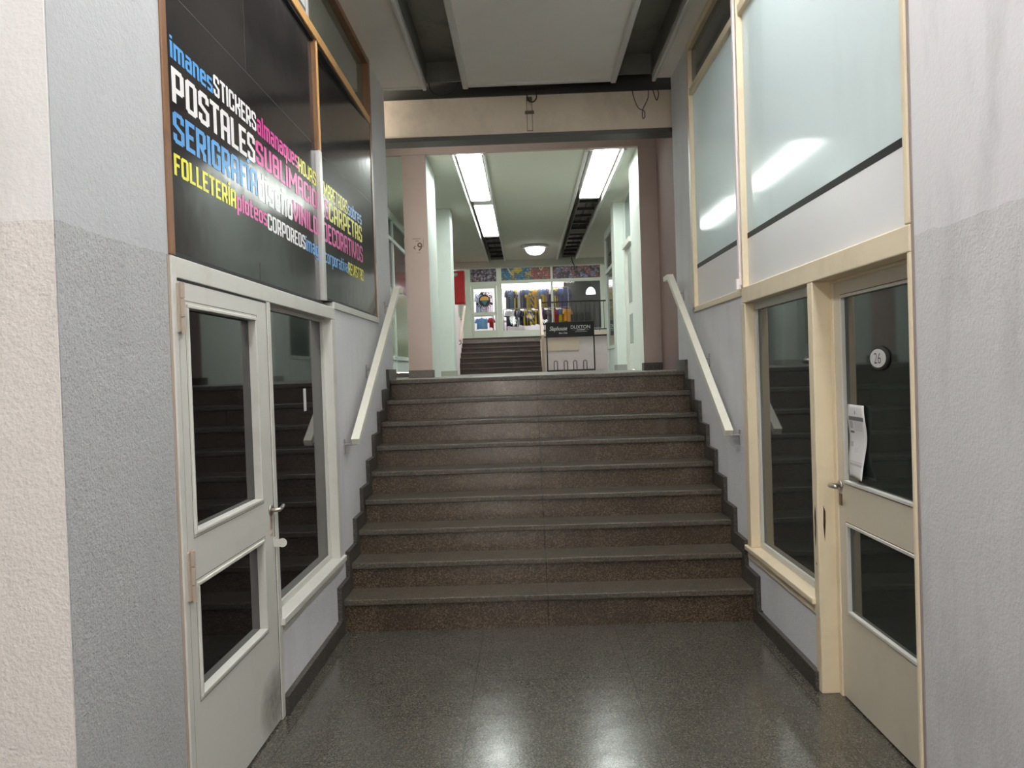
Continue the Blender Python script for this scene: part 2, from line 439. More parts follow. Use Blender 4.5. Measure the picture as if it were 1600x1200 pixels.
def word(parent, txt, y0, y1, z0, capH, m, X, label):
    """stroke lettering on the wall plane X, reading along +Y"""
    mb = MB(); k = (y1-y0)/word_len(txt); pen = 0
    lift = 0
    for ch in txt:
        w, pls = FONT[ch]
        for pl in pls:
            for i in range(len(pl)-1):
                ax, ay = pl[i]; bx, by = pl[i+1]
                dx, dy = bx-ax, by-ay; L = math.hypot(dx, dy)
                if L < 1e-6: continue
                ux, uy = dx/L, dy/L; nx, ny = -uy*h, ux*h
                e0 = h*.85 if i > 0 or pl[0] == pl[-1] else 0
                e1 = h*.85 if i < len(pl)-2 or pl[0] == pl[-1] else 0
                if abs(ux) > .05 and abs(uy) > .05: e0 = e1 = h*.4
                q = [(ax-ux*e0+nx, ay-uy*e0+ny), (bx+ux*e1+nx, by+uy*e1+ny), (bx+ux*e1-nx, by+uy*e1-ny), (ax-ux*e0-nx, ay-uy*e0-ny)]
                lift = (lift+1) % 40
                xx = X + .0010 + lift*1.5e-5
                mb.poly([(xx, y0+(pen+px)*k, z0+py*capH) for px, py in q])
        pen += w+GAP
    return mb.build('lettering', m, parent, label=label)

# =================================================================== SHELL
XL, XR = -1.22, 1.40
CEIL = 4.23
LAND = 1.575
TOP2 = 2.57       # upper hall floor
# floors
struct('floor', MB().box(-3, 3, -6, 4.84, -.2, 0), m_floor)
struct('floor', MB().box(-2.2, 2.3, 6.86, 19.5, 1.2, LAND), m_floor2)
struct('floor', MB().box(-2.3, 3.1, 19.5, 21.7, 1.2, LAND), m_floor2)
struct('floor', MB().box(-3.2, 3.4, 21.32, 30, 2.2, TOP2), m_floor2)

# near-left pier (its front faces the camera) and left wall pieces around the joinery
struct('wall_left', MB().box(-3, XL, 1.985, 2.30, 0, CEIL), m_pier)
w = MB()
w.box(-1.50, XL, 2.30, 2.625, 0, CEIL)
struct('wall_left', w, m_wallL)
# left flank of the pier, seen raking along the passage
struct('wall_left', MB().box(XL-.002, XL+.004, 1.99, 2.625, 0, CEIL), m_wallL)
w = MB()
w.box(-1.50, XL, 6.36, 7.05, 0, CEIL)
w.box(-1.50, XL, 4.885, 6.36, 0, 2.055)
w.box(-1.50, XL, 3.65, 4.885, 0, .40)
w.box(-1.50, XL-.02, 2.625, 6.36, 4.21, CEIL)
struct('wall_left', w, m_wallP)
struct('wall_left', MB().box(-1.62, -1.50, 2.3, 7.05, 0, CEIL), m_shopdark)
# right wall
struct('wall_right', MB().box(XR, 1.75, -6, 2.79, 0, CEIL), m_wallR)
w = MB()
w.box(XR, 1.62, 6.36, 7.05, 0, CEIL)
w.box(XR, 1.62, 4.955, 6.36, 0, 2.055)
w.box(XR, 1.62, 3.76, 4.955, 0, .37)
struct('wall_right', w, m_wallP)
# shell behind the right shopfront: the lit back room
w = MB(); w.box(1.58, 1.62, 2.79, 4.955, 0, 2.06)
struct('wall_right', w, m_shopdark)
w = MB(); w.box(3.4, 3.5, 2.5, 7.05, 1.9, 4.5); w.box(1.62, 3.4, 2.5, 2.6, 1.9, 4.5); w.box(1.62, 3.4, 6.95, 7.05, 1.9, 4.5); w.box(1.62, 3.4, 2.5, 7.05, 1.95, 2.05)
struct('wall_right', w, m_shopwall)
# entrance end of the arcade, behind the viewer, with an unseen opening shaped to put daylight glare on the risers
w = MB()
w.box(-3, -.90, -6.2, -6, 0, CEIL); w.box(-.30, 1.75, -6.2, -6, 0, CEIL); w.box(-.90, -.30, -6.2, -6, 2.0, CEIL); w.box(-.90, -.30, -6.2, -6, 0, .5)
struct('wall_back', w, m_pier)
struct('wall_left', MB().box(-3.2, -3, -6.2, 2.3, 0, CEIL), m_pier)

# skirtings along the passage floor
b1 = MB().box(XL, XL+.028, 3.645, 4.80, 0, .095)
struct('baseboard_left', b1, m_skirt, bevel=.004)
struct('baseboard_right', MB().box(XR-.028, XR, 3.56+.215, 4.80, 0, .095), m_skirt, bevel=.004)

# ------------------------------------------------------------------ the main staircase
RY = lambda k: 4.80 + .2425*(k-1)
RZ = lambda k: .21 + .1706*(k-1)
st = thing('staircase', (.09, 4.83, 0), 'wide brown terrazzo staircase of nine steps between the two passage walls', 'stairs')
for k in range(1, 10):
    y = RY(k); z = RZ(k); zb = RZ(k-1) if k > 1 else 0
    last = k == 9
    yb = (RY(k+1)+.035) if not last else 6.90
    s_ = thing('step', (.09, y, zb)); s_.parent = st; s_.location = Vector((.09, y, zb)) - st.location
    # tread slab
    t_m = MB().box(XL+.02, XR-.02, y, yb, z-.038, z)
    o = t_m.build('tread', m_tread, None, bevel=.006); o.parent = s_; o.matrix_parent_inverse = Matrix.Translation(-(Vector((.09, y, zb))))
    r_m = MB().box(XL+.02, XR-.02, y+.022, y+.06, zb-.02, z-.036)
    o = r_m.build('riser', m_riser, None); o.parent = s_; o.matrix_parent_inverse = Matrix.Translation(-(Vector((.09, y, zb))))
bpy.context.view_layer.update()
# stepped skirtings
for X0, X1 in ((XL, XL+.026), (XR-.026, XR)):
    pr = [(4.70, 0), (4.70, .10)]
    for k in range(1, 10):
        pr += [(RY(k)-.065, (RZ(k-1) if k > 1 else 0)+.10 if k > 1 else .10), (RY(k)-.065, RZ(k)+.095)]
    pr += [(7.05, RZ(9)+.095), (7.05, 0)]
    mb = MB().prism(pr, 0, X0, X1)
    struct('baseboard_left' if X0 < 0 else 'baseboard_right', mb, m_skirt)

# ------------------------------------------------------------------ ceilings with their light troughs
w = MB()
w.box(-3, XL-.0, -6, 2.0, CEIL, CEIL+.06)
w.box(XL, -.83, -6, 7.03, CEIL, CEIL+.06)
w.box(-.47, .86, -6, 7.0, CEIL, CEIL+.06)
w.box(1.24, XR, -6, 7.03, CEIL, CEIL+.06)
struct('ceiling', w, m_ceil)
w = MB().box(-3, 3.4, -6, 7.3, 4.5, 4.6)
struct('ceiling', w, m_trough)
w = MB()
for x0, x1 in ((-.855, -.82), (-.49, -.44), (.85, .90), (1.225, 1.26)):
    w.box(x0, x1, -6, 7.03, CEIL-.035, CEIL+.12)
struct('trim_1', w, m_trim, bevel=.01)
w = MB().box(-.44, .85, 6.985, 7.03, CEIL-.02, CEIL+.08); w.box(XL, -.855, 7.0, 7.03, CEIL-.02, CEIL+.08)
struct('trim_2', w, m_trim, bevel=.006)

def fixture(x0, x1, y0, y1, label, lit=None, zc=CEIL, bars=0):
    t = thing('ceiling_light', ((x0+x1)/2, (y0+y1)/2, zc), label, 'ceiling light')
    hsg = MB()
    hsg.box(x0, x1, y0, y1, zc+.20, zc+.215)
    hsg.box(x0, x0+.006, y0, y1, zc+.02, zc+.20); hsg.box(x1-.006, x1, y0, y1, zc+.02, zc+.20)
    hsg.box(x0, x1, y0, y0+.01, zc+.02, zc+.2); hsg.box(x0, x1, y1-.01, y1, zc+.02, zc+.2)
    hsg.build('housing', m_trough if not lit else m_trim, t)
    if lit:
        MB().box(x0+.012, x1-.012, y0+.02, y1-.02, zc+.005, zc+.03).build('diffuser', lit, t)
    if bars:
        nb = bars
        for i in range(nb):
            yy = y0 + (i+.5)*(y1-y0)/nb
            MB().box(x0+.007, x1-.007, yy-.015, yy+.015, zc+.03, zc+.075).build('louvre_bar', m_blackmetal, t)
        MB().box((x0+x1)/2-.01, (x0+x1)/2+.01, y0+.02, y1-.02, zc+.076, zc+.10).build('louvre_spine', m_blackmetal, t)
    return t
# passage: lit ones are overhead and behind the viewer, the ones over the stairs are dead
for nm, x0, x1 in (('left', -.815, -.495), ('right', .905, 1.22)):
    fixture(x0, x1, -4.4, -2.0, 'lit ceiling light panel behind the viewer in the %s trough' % nm, m_tubeP)
    fixture(x0, x1, -.4, 2.0, 'lit ceiling light panel overhead in the %s trough' % nm, m_tubeP)
    fixture(x0, x1, 2.2, 4.55, 'lit ceiling light panel over the doors in the %s trough' % nm, m_tubeP)
    fixture(x0, x1, 4.7, 6.98, 'dead dark metal ceiling light above the stairs in the %s trough' % nm)

# ------------------------------------------------------------------ beams past the passage
w = MB().box(-2.2, 2.2, 7.24, 7.40, 3.84, 4.20)
struct('trim_3', w, m_beige)
w = MB().box(-2.2, 2.2, 7.225, 7.42, 3.80, 3.84); w.box(-2.2, 2.2, 7.222, 7.42, 4.195, 4.215); w.box(-2.2, 2.2, 7.245, 7.42, 4.215, 4.5)
struct('trim_4', w, mat('dark_channel_metal', (.07, .07, .062), .4, .6))
# grimy cross-shaped mark left by a removed fitting
mk = MB().box(.085, .09, 7.236, 7.2395, 3.86, 4.18).box(.135, .14, 7.236, 7.2395, 3.86, 4.18).box(.07, .155, 7.236, 7.2395, 4.02, 4.05).box(.085, .14, 7.236, 7.2395, 4.14, 4.18).box(.09, .135, 7.236, 7.2395, 3.86, 3.868)
tag(mk.build('bracket_mark', m_mould), 'dark cross-shaped grimy bracket mark in the middle of the beige beam', 'bracket mark')
jb = MB().box(.0, .26, 7.10, 7.2, 4.235, 4.33)
tag(jb.build('junction_box', m_black), 'black junction box tucked above the middle of the beige beam', 'junction box')
def wire(pts, label, r=.006):
    # smooth polyline
    P = [Vector(p) for p in pts]; out = []
    for i in range(len(P)-1):
        p0 = P[max(i-1, 0)]; p1 = P[i]; p2 = P[i+1]; p3 = P[min(i+2, len(P)-1)]
        for t in [j/5 for j in range(5)]:
            out.append(.5*((2*p1)+(p2-p0)*t+(2*p0-5*p1+4*p2-p3)*t*t+(3*p1-p0-3*p2+p3)*t*t*t))
    out.append(P[-1])
    tag(MB().tube(out, r, 6).build('hanging_wire', m_black, smooth=True), label, 'wire')
wire([(-.80, 6.99, 4.30), (-.78, 7.02, 4.19), (-.68, 7.05, 4.155), (-.58, 7.05, 4.19), (-.54, 7.04, 4.25), (-.5, 7.0, 4.32)], 'black looped wire hanging under the end of the left ceiling trough', .007)
wire([(.08, 7.18, 4.25), (.10, 7.18, 4.14), (.14, 7.18, 4.11), (.18, 7.18, 4.15), (.17, 7.18, 4.26)], 'black wire loop hanging from the junction box on the beam')
wire([(1.07, 7.245, 4.215), (1.07, 7.20, 4.21), (1.07, 7.12, 4.10), (1.11, 7.12, 4.0), (1.16, 7.12, 3.97), (1.17, 7.12, 3.92), (1.15, 7.12, 3.90), (1.15, 7.12, 3.98), (1.20, 7.12, 4.08), (1.22, 7.2, 4.2), (1.22, 7.245, 4.216)], 'long thin brown wire drooping at the right end of the beam', .0035)
wire([(1.26, 7.245, 4.215), (1.26, 7.19, 4.2), (1.25, 7.12, 4.15), (1.28, 7.12, 4.06), (1.30, 7.12, 4.12), (1.30, 7.2, 4.2), (1.30, 7.245, 4.216)], 'short bent wire beside the right wall at the beam', .004)
# landing between: closed sides, ceiling
w = MB(); w.box(-2.3, 2.4, 7.3, 9.30, 4.45, 4.55)
struct('ceiling', w, m_ceil)
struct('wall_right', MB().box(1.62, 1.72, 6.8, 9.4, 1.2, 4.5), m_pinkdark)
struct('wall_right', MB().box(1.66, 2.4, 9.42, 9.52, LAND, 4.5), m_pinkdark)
struct('baseboard_right', MB().box(1.64, 1.72, 9.39, 9.42, LAND, LAND+.10), m_skirt)

# pink beam across the columns
struct('trim_5', MB().box(-2.2, 2.2, 9.15, 9.35, 4.25, 4.5), m_pink)
struct('trim_6', MB().box(-2.2, 2.2, 9.14, 9.20, 4.225, 4.25), m_pink)
# columns
cl = thing('column', (-1.255, 9.15, LAND), 'pink-fronted rectangular column at the left of the landing, with a painted 9', 'column')
MB().box(-1.395, -1.115, 9.15, 9.156, LAND+.0, CEIL).build('front_face', m_pink, cl)
MB().box(-1.395, -1.113, 9.157, 10.05, LAND, CEIL).build('shaft', m_greenwhite, cl)
MB().box(-1.40, -1.107, 9.125, 9.30, LAND, LAND+.09).build('base', m_skirt, cl, bevel=.005)
pf = lambda y: (lambda a, b, d: (a, y-d, b))
bfont('painted_number', '9', .15, m_brownink, pf(9.149), cl, bold=.002, fit=(-1.245, -1.185, 3.085, 3.185), label='brown painted figure 9')
bfont('painted_arrow', '<', .15, m_brownink, pf(9.149), cl, bold=.004, fit=(-1.29, -1.268, 3.10, 3.15))
MB().box(-1.30, -1.20, 9.1485, 9.149, 3.228, 3.234).box(-1.265, -1.225, 9.1485, 9.149, 3.20, 3.206).box(-1.252, -1.205, 9.1485, 9.149, 3.062, 3.066).box(-1.172, -1.169, 9.1485, 9.149, 3.13, 3.22).build('painted_border', m_brownink, cl)
cr = thing('column', (1.535, 9.15, LAND), 'pink-fronted rectangular column at the right of the landing by the brown wall', 'column')
MB().box(1.405, 1.655, 9.15, 9.156, LAND, CEIL).build('front_face', m_pink, cr)
MB().box(1.405, 1.655, 9.157, 9.95, LAND, CEIL).build('shaft', m_greenwhite, cr)
MB().box(1.398, 1.662, 9.125, 9.30, LAND, LAND+.09).build('base', m_skirt, cr, bevel=.005)
c2 = thing('column', (-1.25, 12.2, LAND), 'brightly lit pale column further back on the left, beside the red cabinet', 'column')
MB().box(-1.37, -1.13, 12.2, 12.6, LAND, CEIL).build('shaft', m_greenwhite, c2, bevel=.01)
MB().box(-1.375, -1.125, 12.185, 12.62, LAND, LAND+.08).build('base', mat('pale_skirting', (.36, .38, .32), .6), c2)
c3 = thing('column', (1.53, 12.2, LAND), 'pale grey column on the right between the narrow door and the far window', 'column')
MB().box(1.455, 1.64, 12.2, 12.6, LAND, CEIL).build('shaft', m_greenwhite, c3, bevel=.01)
MB().box(1.45, 1.64, 12.185, 12.62, LAND, LAND+.09).build('base', mat('pale_skirting_grey', (.30, .30, .28), .6), c3)

# room past the columns
w = MB()
w.box(-2.2, -.82, 9.2, 18.2, CEIL, CEIL+.08); w.box(-.42, .82, 9.2, 18.2, CEIL, CEIL+.08); w.box(1.26, 2.4, 9.2, 18.2, CEIL, CEIL+.08)
w.box(-2.2, 2.4, 9.2, 18.2, 4.5, 4.58)
struct('ceiling', w, m_ceil2)
w = MB()
for x0, x1 in ((-.82, -.79), (-.43, -.40), (.79, .83), (1.25, 1.285)):
    w.box(x0, x1, 9.21, 18.15, CEIL-.03, CEIL+.1)
struct('trim_7', w, m_trim, bevel=.006)
struct('ceiling', MB().box(-3.3, 3.5, 18.2, 18.4, 4.08, 5.6), m_ceil2)
struct('ceiling', MB().box(-3.3, 3.5, 18.4, 30, 5.5, 5.6), m_shopwall)
fixture(-.76, -.455, 9.23, 11.80, 'long lit white ceiling light nearest the beam in the left trough', m_tube)
fixture(-.74, -.44, 12.15, 14.90, 'lit white ceiling light second along the left trough', m_tube)
fixture(-.73, -.43, 15.1, 18.1, 'unlit ceiling light at the far end of the left trough', None, bars=5)
fixture(.90, 1.215, 9.30, 11.87, 'long lit white ceiling light in the right trough beyond the beam', m_tube)
fixture(.92, 1.235, 12.0, 14.9, 'unlit louvred ceiling light in the middle of the right trough', None, bars=5)
fixture(.93, 1.24, 15.0, 18.1, 'unlit louvred ceiling light at the far end of the right trough', None, bars=6)
dl = thing('dome_light', (.275, 16.15, CEIL), 'round glowing dome ceiling light between the two troughs', 'ceiling light')
MB().lathe([(.02, -.0), (.27, -.0), (.285, -.02), (.27, -.045), (.2, -.05)], .275, 16.15, CEIL-.001).build('rim', m_trim, dl, smooth=True)
MB().lathe([(.205, -.045), (.20, -.09), (.17, -.14), (.11, -.18), (.04, -.195), (.005, -.197)], .275, 16.15, CEIL-.001).build('dome_shade', m_dome, dl, smooth=True)
wire([(1.15, 18.12, 4.28), (1.17, 18.12, 4.15), (1.21, 18.12, 4.05), (1.205, 18.12, 3.95)], 'black wire dangling from the far end of the right trough', .012)

# left wall of that room with its shopfront
w = MB(); w.box(-2.3, -2.07, 7.05, 11.6, LAND, 4.5); w.box(-2.3, -2.07, 13.9, 18.2, LAND, 4.5); w.box(-2.3, -2.07, 11.6, 13.9, 4.15, 4.5)
struct('wall_left', w, m_greenwhite)
wl = thing('window_1', (-2.07, 12.5, LAND), 'tall shop window in the left side wall glimpsed behind the left column', 'window', kind='structure')
MB().box(-2.12, -2.06, 11.6, 11.68, LAND, 4.15).box(-2.12, -2.06, 13.82, 13.9, LAND, 4.15).box(-2.12, -2.06, 11.6, 13.9, 4.08, 4.15).box(-2.12, -2.06, 11.6, 13.9, 3.74, 3.80).box(-2.12, -2.06, 11.6, 13.9, 1.86, 1.92).box(-2.12, -2.06, 12.28, 12.34, LAND, 4.15).build('frame', m_black if False else m_greenwhite, wl)
MB().box(-2.11, -2.09, 11.68, 13.82, 3.80, 4.08).build('transom_pane', m_transR, wl)
MB().box(-2.11, -2.09, 11.68, 13.82, 3.02, 3.74).build('upper_pane', mat('pinkish_dark_glass', (.09, .055, .06), .15), wl)
MB().box(-2.11, -2.09, 11.68, 13.82, 1.92, 3.02).build('lower_pane', mat('green_blind_glass', (.30, .34, .24), .2), wl)
MB().box(-2.10, -2.085, 11.68, 13.82, 1.66, 1.86).build('bottom_panel', m_greenwhite, wl)
MB().box(-2.10, -2.05, 11.6, 13.9, LAND, 1.65).build('plinth', m_skirt, wl)

# right wall of that room: recess with narrow door, transom, then a far window
w = MB()
w.box(1.60, 1.85, 9.95, 11.20, LAND, CEIL); w.box(1.60, 1.85, 12.0, 12.2, LAND, CEIL)
w.box(1.60, 1.85, 12.6, 13.40, LAND, CEIL); w.box(1.60, 1.85, 14.85, 15.0, LAND, CEIL); w.box(1.60, 1.85, 13.4, 14.85, 4.12, CEIL)
struct('wall_right', w, m_greenwhite)
d3 = thing('door_1', (1.60, 11.6, LAND), 'narrow white door with two slim glass strips past the right column', 'door', kind='structure')
MB().box(1.585, 1.70, 11.20, 11.26, LAND, 3.50).box(1.585, 1.70, 11.94, 12.0, LAND, 3.50).box(1.55, 1.70, 11.18, 12.02, 3.44, 3.52).build('frame', m_white, d3, bevel=.005)
MB().box(1.62, 1.66, 11.26, 11.94, LAND+.01, 3.44).build('leaf', m_greenwhite, d3)
MB().box(1.612, 1.622, 11.36, 11.82, 2.60, 3.33).build('glass_pane', m_darkglassR, d3)
MB().box(1.612, 1.622, 11.36, 11.82, 1.98, 2.42).build('glass_pane', m_darkglassR, d3)
w5 = thing('window_2', (1.60, 11.6, 3.52), 'dark green transom window above the narrow white door', 'window', kind='structure')
MB().box(1.585, 1.66, 11.20, 11.25, 3.52, 4.21).box(1.585, 1.66, 11.95, 12.0, 3.52, 4.21).box(1.585, 1.66, 11.2, 12.0, 4.17, 4.22).build('frame', m_greenwhite, w5)
MB().box(1.61, 1.63, 11.25, 11.95, 3.52, 4.17).build('glass_pane', mat('teal_dark_glass', (.06, .085, .08), .15), w5)
w6 = thing('window_3', (1.60, 14.1, LAND), 'tall pale-framed side window by the foot of the far stairs', 'window', kind='structure')
MB().box(1.58, 1.66, 13.40, 13.47, LAND, 4.12).box(1.58, 1.66, 14.78, 14.85, LAND, 4.12).box(1.58, 1.66, 13.4, 14.85, 4.06, 4.12).box(1.58, 1.66, 13.4, 14.85, 3.40, 3.47).box(1.58, 1.66, 13.4, 14.85, 1.97, 2.03).build('frame', m_greenwhite, w6)
MB().box(1.61, 1.63, 13.47, 14.78, 3.47, 4.06).build('upper_pane', m_transR, w6)
MB().box(1.61, 1.63, 13.47, 14.78, 2.03, 3.40).build('lower_pane', mat('grey_glass', (.16, .19, .17), .06), w6)
MB().box(1.60, 1.64, 13.47, 14.78, LAND, 1.97).build('bottom_panel', m_greenwhite, w6)
# closing walls out to the upper hall
struct('wall_right', MB().box(2.9, 3.1, 15.0, 30, LAND, 5.6), m_greenwhite)
struct('wall_right', MB().box(1.85, 3.1, 15.0, 15.1, LAND, 4.5), m_greenwhite)
struct('floor', MB().box(2.3, 3.1, 15.0, 19.5, 1.2, LAND), m_floor2)
struct('ceiling', MB().box(2.4, 3.1, 15.0, 18.2, CEIL, CEIL+.1), m_ceil2)
struct('wall_left', MB().box(-2.3, -2.15, 18.2, 30, LAND, 5.6), m_greenwhite)

# =================================================================== LEFT JOINERY
# upper shopfront window with the printed black panels
PX = -1.235
wn = thing('window_4', (XL, 4.5, 2.06), 'upper left brown-framed shopfront covered by black panels of coloured printed words', 'window', kind='structure')
fr = MB()
fr.box(-1.28, XL+.012, 2.625, 2.668, 2.062, 4.22)
fr.box(-1.28, XL+.012, 6.285, 6.36, 2.10, 4.22)
fr.box(-1.28, XL+.012, 2.668, 6.285, 4.165, 4.215)
fr.build('frame', m_brown, wn, bevel=.004)
MB().box(-1.28, XL+.014, 2.668, 6.285, 3.675, 3.735).build('transom_bar', m_ochre, wn, bevel=.004)
MB().box(-1.28, XL+.010, 4.69, 4.715, 3.0, 3.675).build('mullion', m_ochre, wn, bevel=.003)
MB().box(-1.27, XL+.003, 4.652, 4.690, 3.0, 3.675).build('mullion_bead', m_brown, wn)
MB().box(-1.28, XL+.012, 4.66, 4.715, 2.09, 3.0).build('mullion_cover', m_alu, wn, bevel=.003, label='bare aluminium lower mullion')
MB().box(-1.28, XL+.012, 4.885, 6.37, 2.055, 2.10).box(-1.28, XL+.016, 6.33, 6.372, 2.10, 2.55).build('bottom_rail', m_white, wn, bevel=.004, label='white metal bottom rail')
MB().box(-1.275, XL+.002, 2.668, 4.652, 2.065, 2.078).box(-1.275, XL+.002, 4.715, 6.285, 2.10, 2.115).box(-1.275, XL+.002, 6.262, 6.285, 2.115, 3.675).box(-1.275, XL+.002, 2.668, 4.652, 3.655, 3.675).box(-1.275, XL+.002, 4.715, 6.285, 3.655, 3.675).build('black_bead', m_black, wn)
p1 = MB().box(PX-.02, PX, 2.668, 4.652, 2.07, 3.67).build('printed_panel', m_vinyl, wn, label='large near black printed panel')
p2 = MB().box(PX-.02, PX, 4.715, 6.285, 2.10, 3.67).build('printed_panel', m_vinyl, wn, label='narrower far black printed panel')
MB().box(PX, PX+.0007, 2.668, 4.652, 3.024, 3.028).box(PX, PX+.0007, 3.508, 3.511, 3.028, 3.67).box(PX, PX+.0007, 3.60, 3.603, 2.08, 2.17).build('sheet_seam', m_seam, p1)
MB().box(PX, PX+.0007, 4.715, 6.285, 3.024, 3.028).build('sheet_seam', m_seam, p2)
MB().box(-1.262, -1.255, 2.668, 4.702, 3.735, 4.165).build('transom_pane', m_transL, wn)
MB().box(-1.262, -1.255, 4.705, 6.285, 3.735, 4.165).build('transom_pane', m_transL, wn)
# sticker of concentric squares on the near transom pane
skt = MB().box(-1.254, -1.2525, 4.14, 4.70, 3.74, 4.16).build('geometric_sticker', m_whitev, wn, label='white sticker with concentric grey square lines')
sm = MB()
for i in range(7):
    z0, z1 = 3.755+i*.06, 3.778+i*.06
    sm.box(-1.2524, -1.2518, 4.15, 4.69-i*.06, z0, z1)
    sm.box(-1.2524, -1.2518, 4.685-i*.06, 4.69-i*.06, z1, 4.155)
sm.build('square_lines', mat('grey_line_print', (.10, .12, .13), .5), skt)
# words
words = [
 ('imanes', 2.742, 3.115, 2.785, .080, m_blue, p1, 'light blue word imanes'),
 ('STICKERS', 3.125, 3.622, 2.787, .086, m_whitev, p1, 'white word STICKERS'),
 ('almanaques', 3.630, 4.285, 2.785, .095, m_mag, p1, 'magenta word almanaques'),
 ('HOJAS', 4.292, 4.650, 2.775, .085, m_yel, p1, 'yellow word HOJAS'),
 ('MEMBRETADAS', 4.755, 5.475, 2.772, .100, m_yel, p2, 'yellow word MEMBRETADAS'),
 ('sobres', 5.485, 5.885, 2.775, .095, m_blue, p2, 'light blue word sobres'),
 ('POSTALES', 2.745, 3.592, 2.628, .127, m_whitev, p1, 'large white word POSTALES'),
 ('SUBLIMACIO', 3.602, 4.650, 2.638, .112, m_mag, p1, 'large magenta letters SUBLIMACIO'),
 ('NES', 4.755, 4.985, 2.638, .12, m_mag, p2, 'large magenta letters NES'),
 ('CARPETAS', 4.998, 5.885, 2.638, .124, m_yel, p2, 'large yellow word CARPETAS'),
 ('SERIGRAFÍA', 2.742, 3.605, 2.482, .114, m_blue, p1, 'large light blue word SERIGRAFÍA'),
 ('diseño', 3.612, 4.145, 2.470, .135, m_whitev, p1, 'white word diseño'),
 ('VINILO', 4.152, 4.650, 2.478, .110, m_mag, p1, 'magenta letters VINILO'),
 ('SDECORATIVOS', 4.755, 5.885, 2.485, .125, m_mag, p2, 'magenta letters SDECORATIVOS'),
 ('FOLLETERÍA', 2.738, 3.327, 2.364, .078, m_yel, p1, 'yellow word FOLLETERÍA'),
 ('ploteos', 3.334, 3.725, 2.362, .082, m_mag, p1, 'magenta word ploteos'),
 ('CORPOREOS', 3.732, 4.373, 2.350, .080, m_whitev, p1, 'white word CORPOREOS'),
 ('imag', 4.380, 4.650, 2.350, .084, m_blue, p1, 'light blue letters imag'),
 ('encorporativa', 4.755, 5.430, 2.350, .086, m_blue, p2, 'light blue letters encorporativa'),
 ('REVISTAS', 5.440, 5.885, 2.345, .088, m_yel, p2, 'yellow word REVISTAS'),
]
def skew(o):      # turns the far panel so the lamp reflection slides towards its edge
    for v in o.data.vertices: v.co.x += (v.co.y-4.715)*.030-.024
skew(p2)
for c in p2.children: skew(c)
for a in words:
    o_ = word(a[6], a[0], a[1], a[2], a[3], a[4], a[5], PX, a[7])
    if a[6] is p2: skew(o_)

# left door
dr = thing('door_2', (XL, 3.13, 0), 'white wooden door with two dark glass panes on the left of the passage', 'door', kind='structure')
MB().box(-1.30, XL+.012, 2.628, 2.668, 0, 2.06).box(-1.30, XL+.012, 2.668, 4.885, 1.985, 2.06).box(-1.30, XL+.012, 3.597, 3.645, 0, 1.985).build('frame', m_white, dr, bevel=.004)
DX = XL+.008
lf = MB()
gy0, gy1 = 2.738, 3.45; gz = ((.477, .895), (1.068, 1.90))
lf.box(-1.262, DX, 2.674, gy0, .012, 1.976); lf.box(-1.262, DX, gy1, 3.590, .012, 1.976)
lf.box(-1.262, DX, gy0, gy1, .012, gz[0][0]); lf.box(-1.262, DX, gy0, gy1, gz[0][1], gz[1][0]); lf.box(-1.262, DX, gy0, gy1, gz[1][1], 1.976)
lf.build('leaf', m_door, dr)
for z0, z1 in gz:
    bd = MB()
    for a0, a1, c0, c1 in ((gy0, gy1, z0, z0+.014), (gy0, gy1, z1-.014, z1), (gy0, gy0+.014, z0+.014, z1-.014), (gy1-.014, gy1, z0+.014, z1-.014)):
        bd.box(-1.255, DX+.006, a0, a1, c0, c1)
    bd.build('glazing_bead', m_white, dr, bevel=.003)
    gr = MB()
    for a0, a1, c0, c1 in ((gy0-.012, gy1+.012, z0-.012, z0-.009), (gy0-.012, gy1+.012, z1+.009, z1+.012), (gy0-.012, gy0-.009, z0-.009, z1+.009), (gy1+.009, gy1+.012, z0-.009, z1+.009)):
        gr.box(DX-.001, DX+.0004, a0, a1, c0, c1)
    gr.build('groove_line', mat('groove_grey', (.16, .15, .13), .7), dr)
    MB().box(-1.248, -1.242, gy0+.01, gy1-.01, z0+.01, z1-.01).build('glass_pane', m_darkglassL, dr)
MB().box(DX-.004, DX+.0003, 2.668, 2.674, .01, 1.98).box(DX-.004, DX+.0003, 3.590, 3.597, .01, 1.98).box(DX-.004, DX+.0003, 2.668, 3.597, 1.976, 1.985).build('door_gap', m_black, dr)
for zc in (1.88, .935):
    hg = MB()
    hg.box(DX, DX+.012, 2.655, 2.70, zc-.085, zc+.085)
    hg.tube([(DX+.014, 2.678, zc-.09), (DX+.014, 2.678, zc-.035)], .010); hg.tube([(DX+.014, 2.678, zc-.03), (DX+.014, 2.678, zc+.03)], .010); hg.tube([(DX+.014, 2.678, zc+.035), (DX+.014, 2.678, zc+.09)], .010)
    hg.build('hinge', m_putty, dr, smooth=False, label='painted-over hinge')
hd = MB()
hd.lathe([(.004, 0), (.026, .0), (.026, .006), (.02, .009), (.006, .01)], DX, 3.545, 1.01, 'x', 18)
hd.tube([(DX, 3.545, 1.01), (DX+.034, 3.545, 1.01), (DX+.042, 3.55, 1.01), (DX+.044, 3.58, 1.015), (DX+.040, 3.615, 1.02)], [.011, .010, .010, .009, .008], 10)
hd.build('handle', m_steel, dr, smooth=True, label='tarnished steel lever handle')
MB().box(DX, DX+.003, 3.53, 3.56, .92, .985).lathe([(.003, 0), (.011, 0), (.011, .005), (.003, .006)], DX, 3.545, .90, 'x', 12).build('keyhole_plate', m_putty, dr)
hs = MB(); hs.box(DX, DX+.004, 3.575, 3.597, .84, .875); hs.box(DX, DX+.034, 3.583, 3.588, .830, .865)
hs.lathe([(.008, 0), (.021, 0), (.021, .005), (.008, .005)], DX+.038, 3.582, .848, 'y', 18)
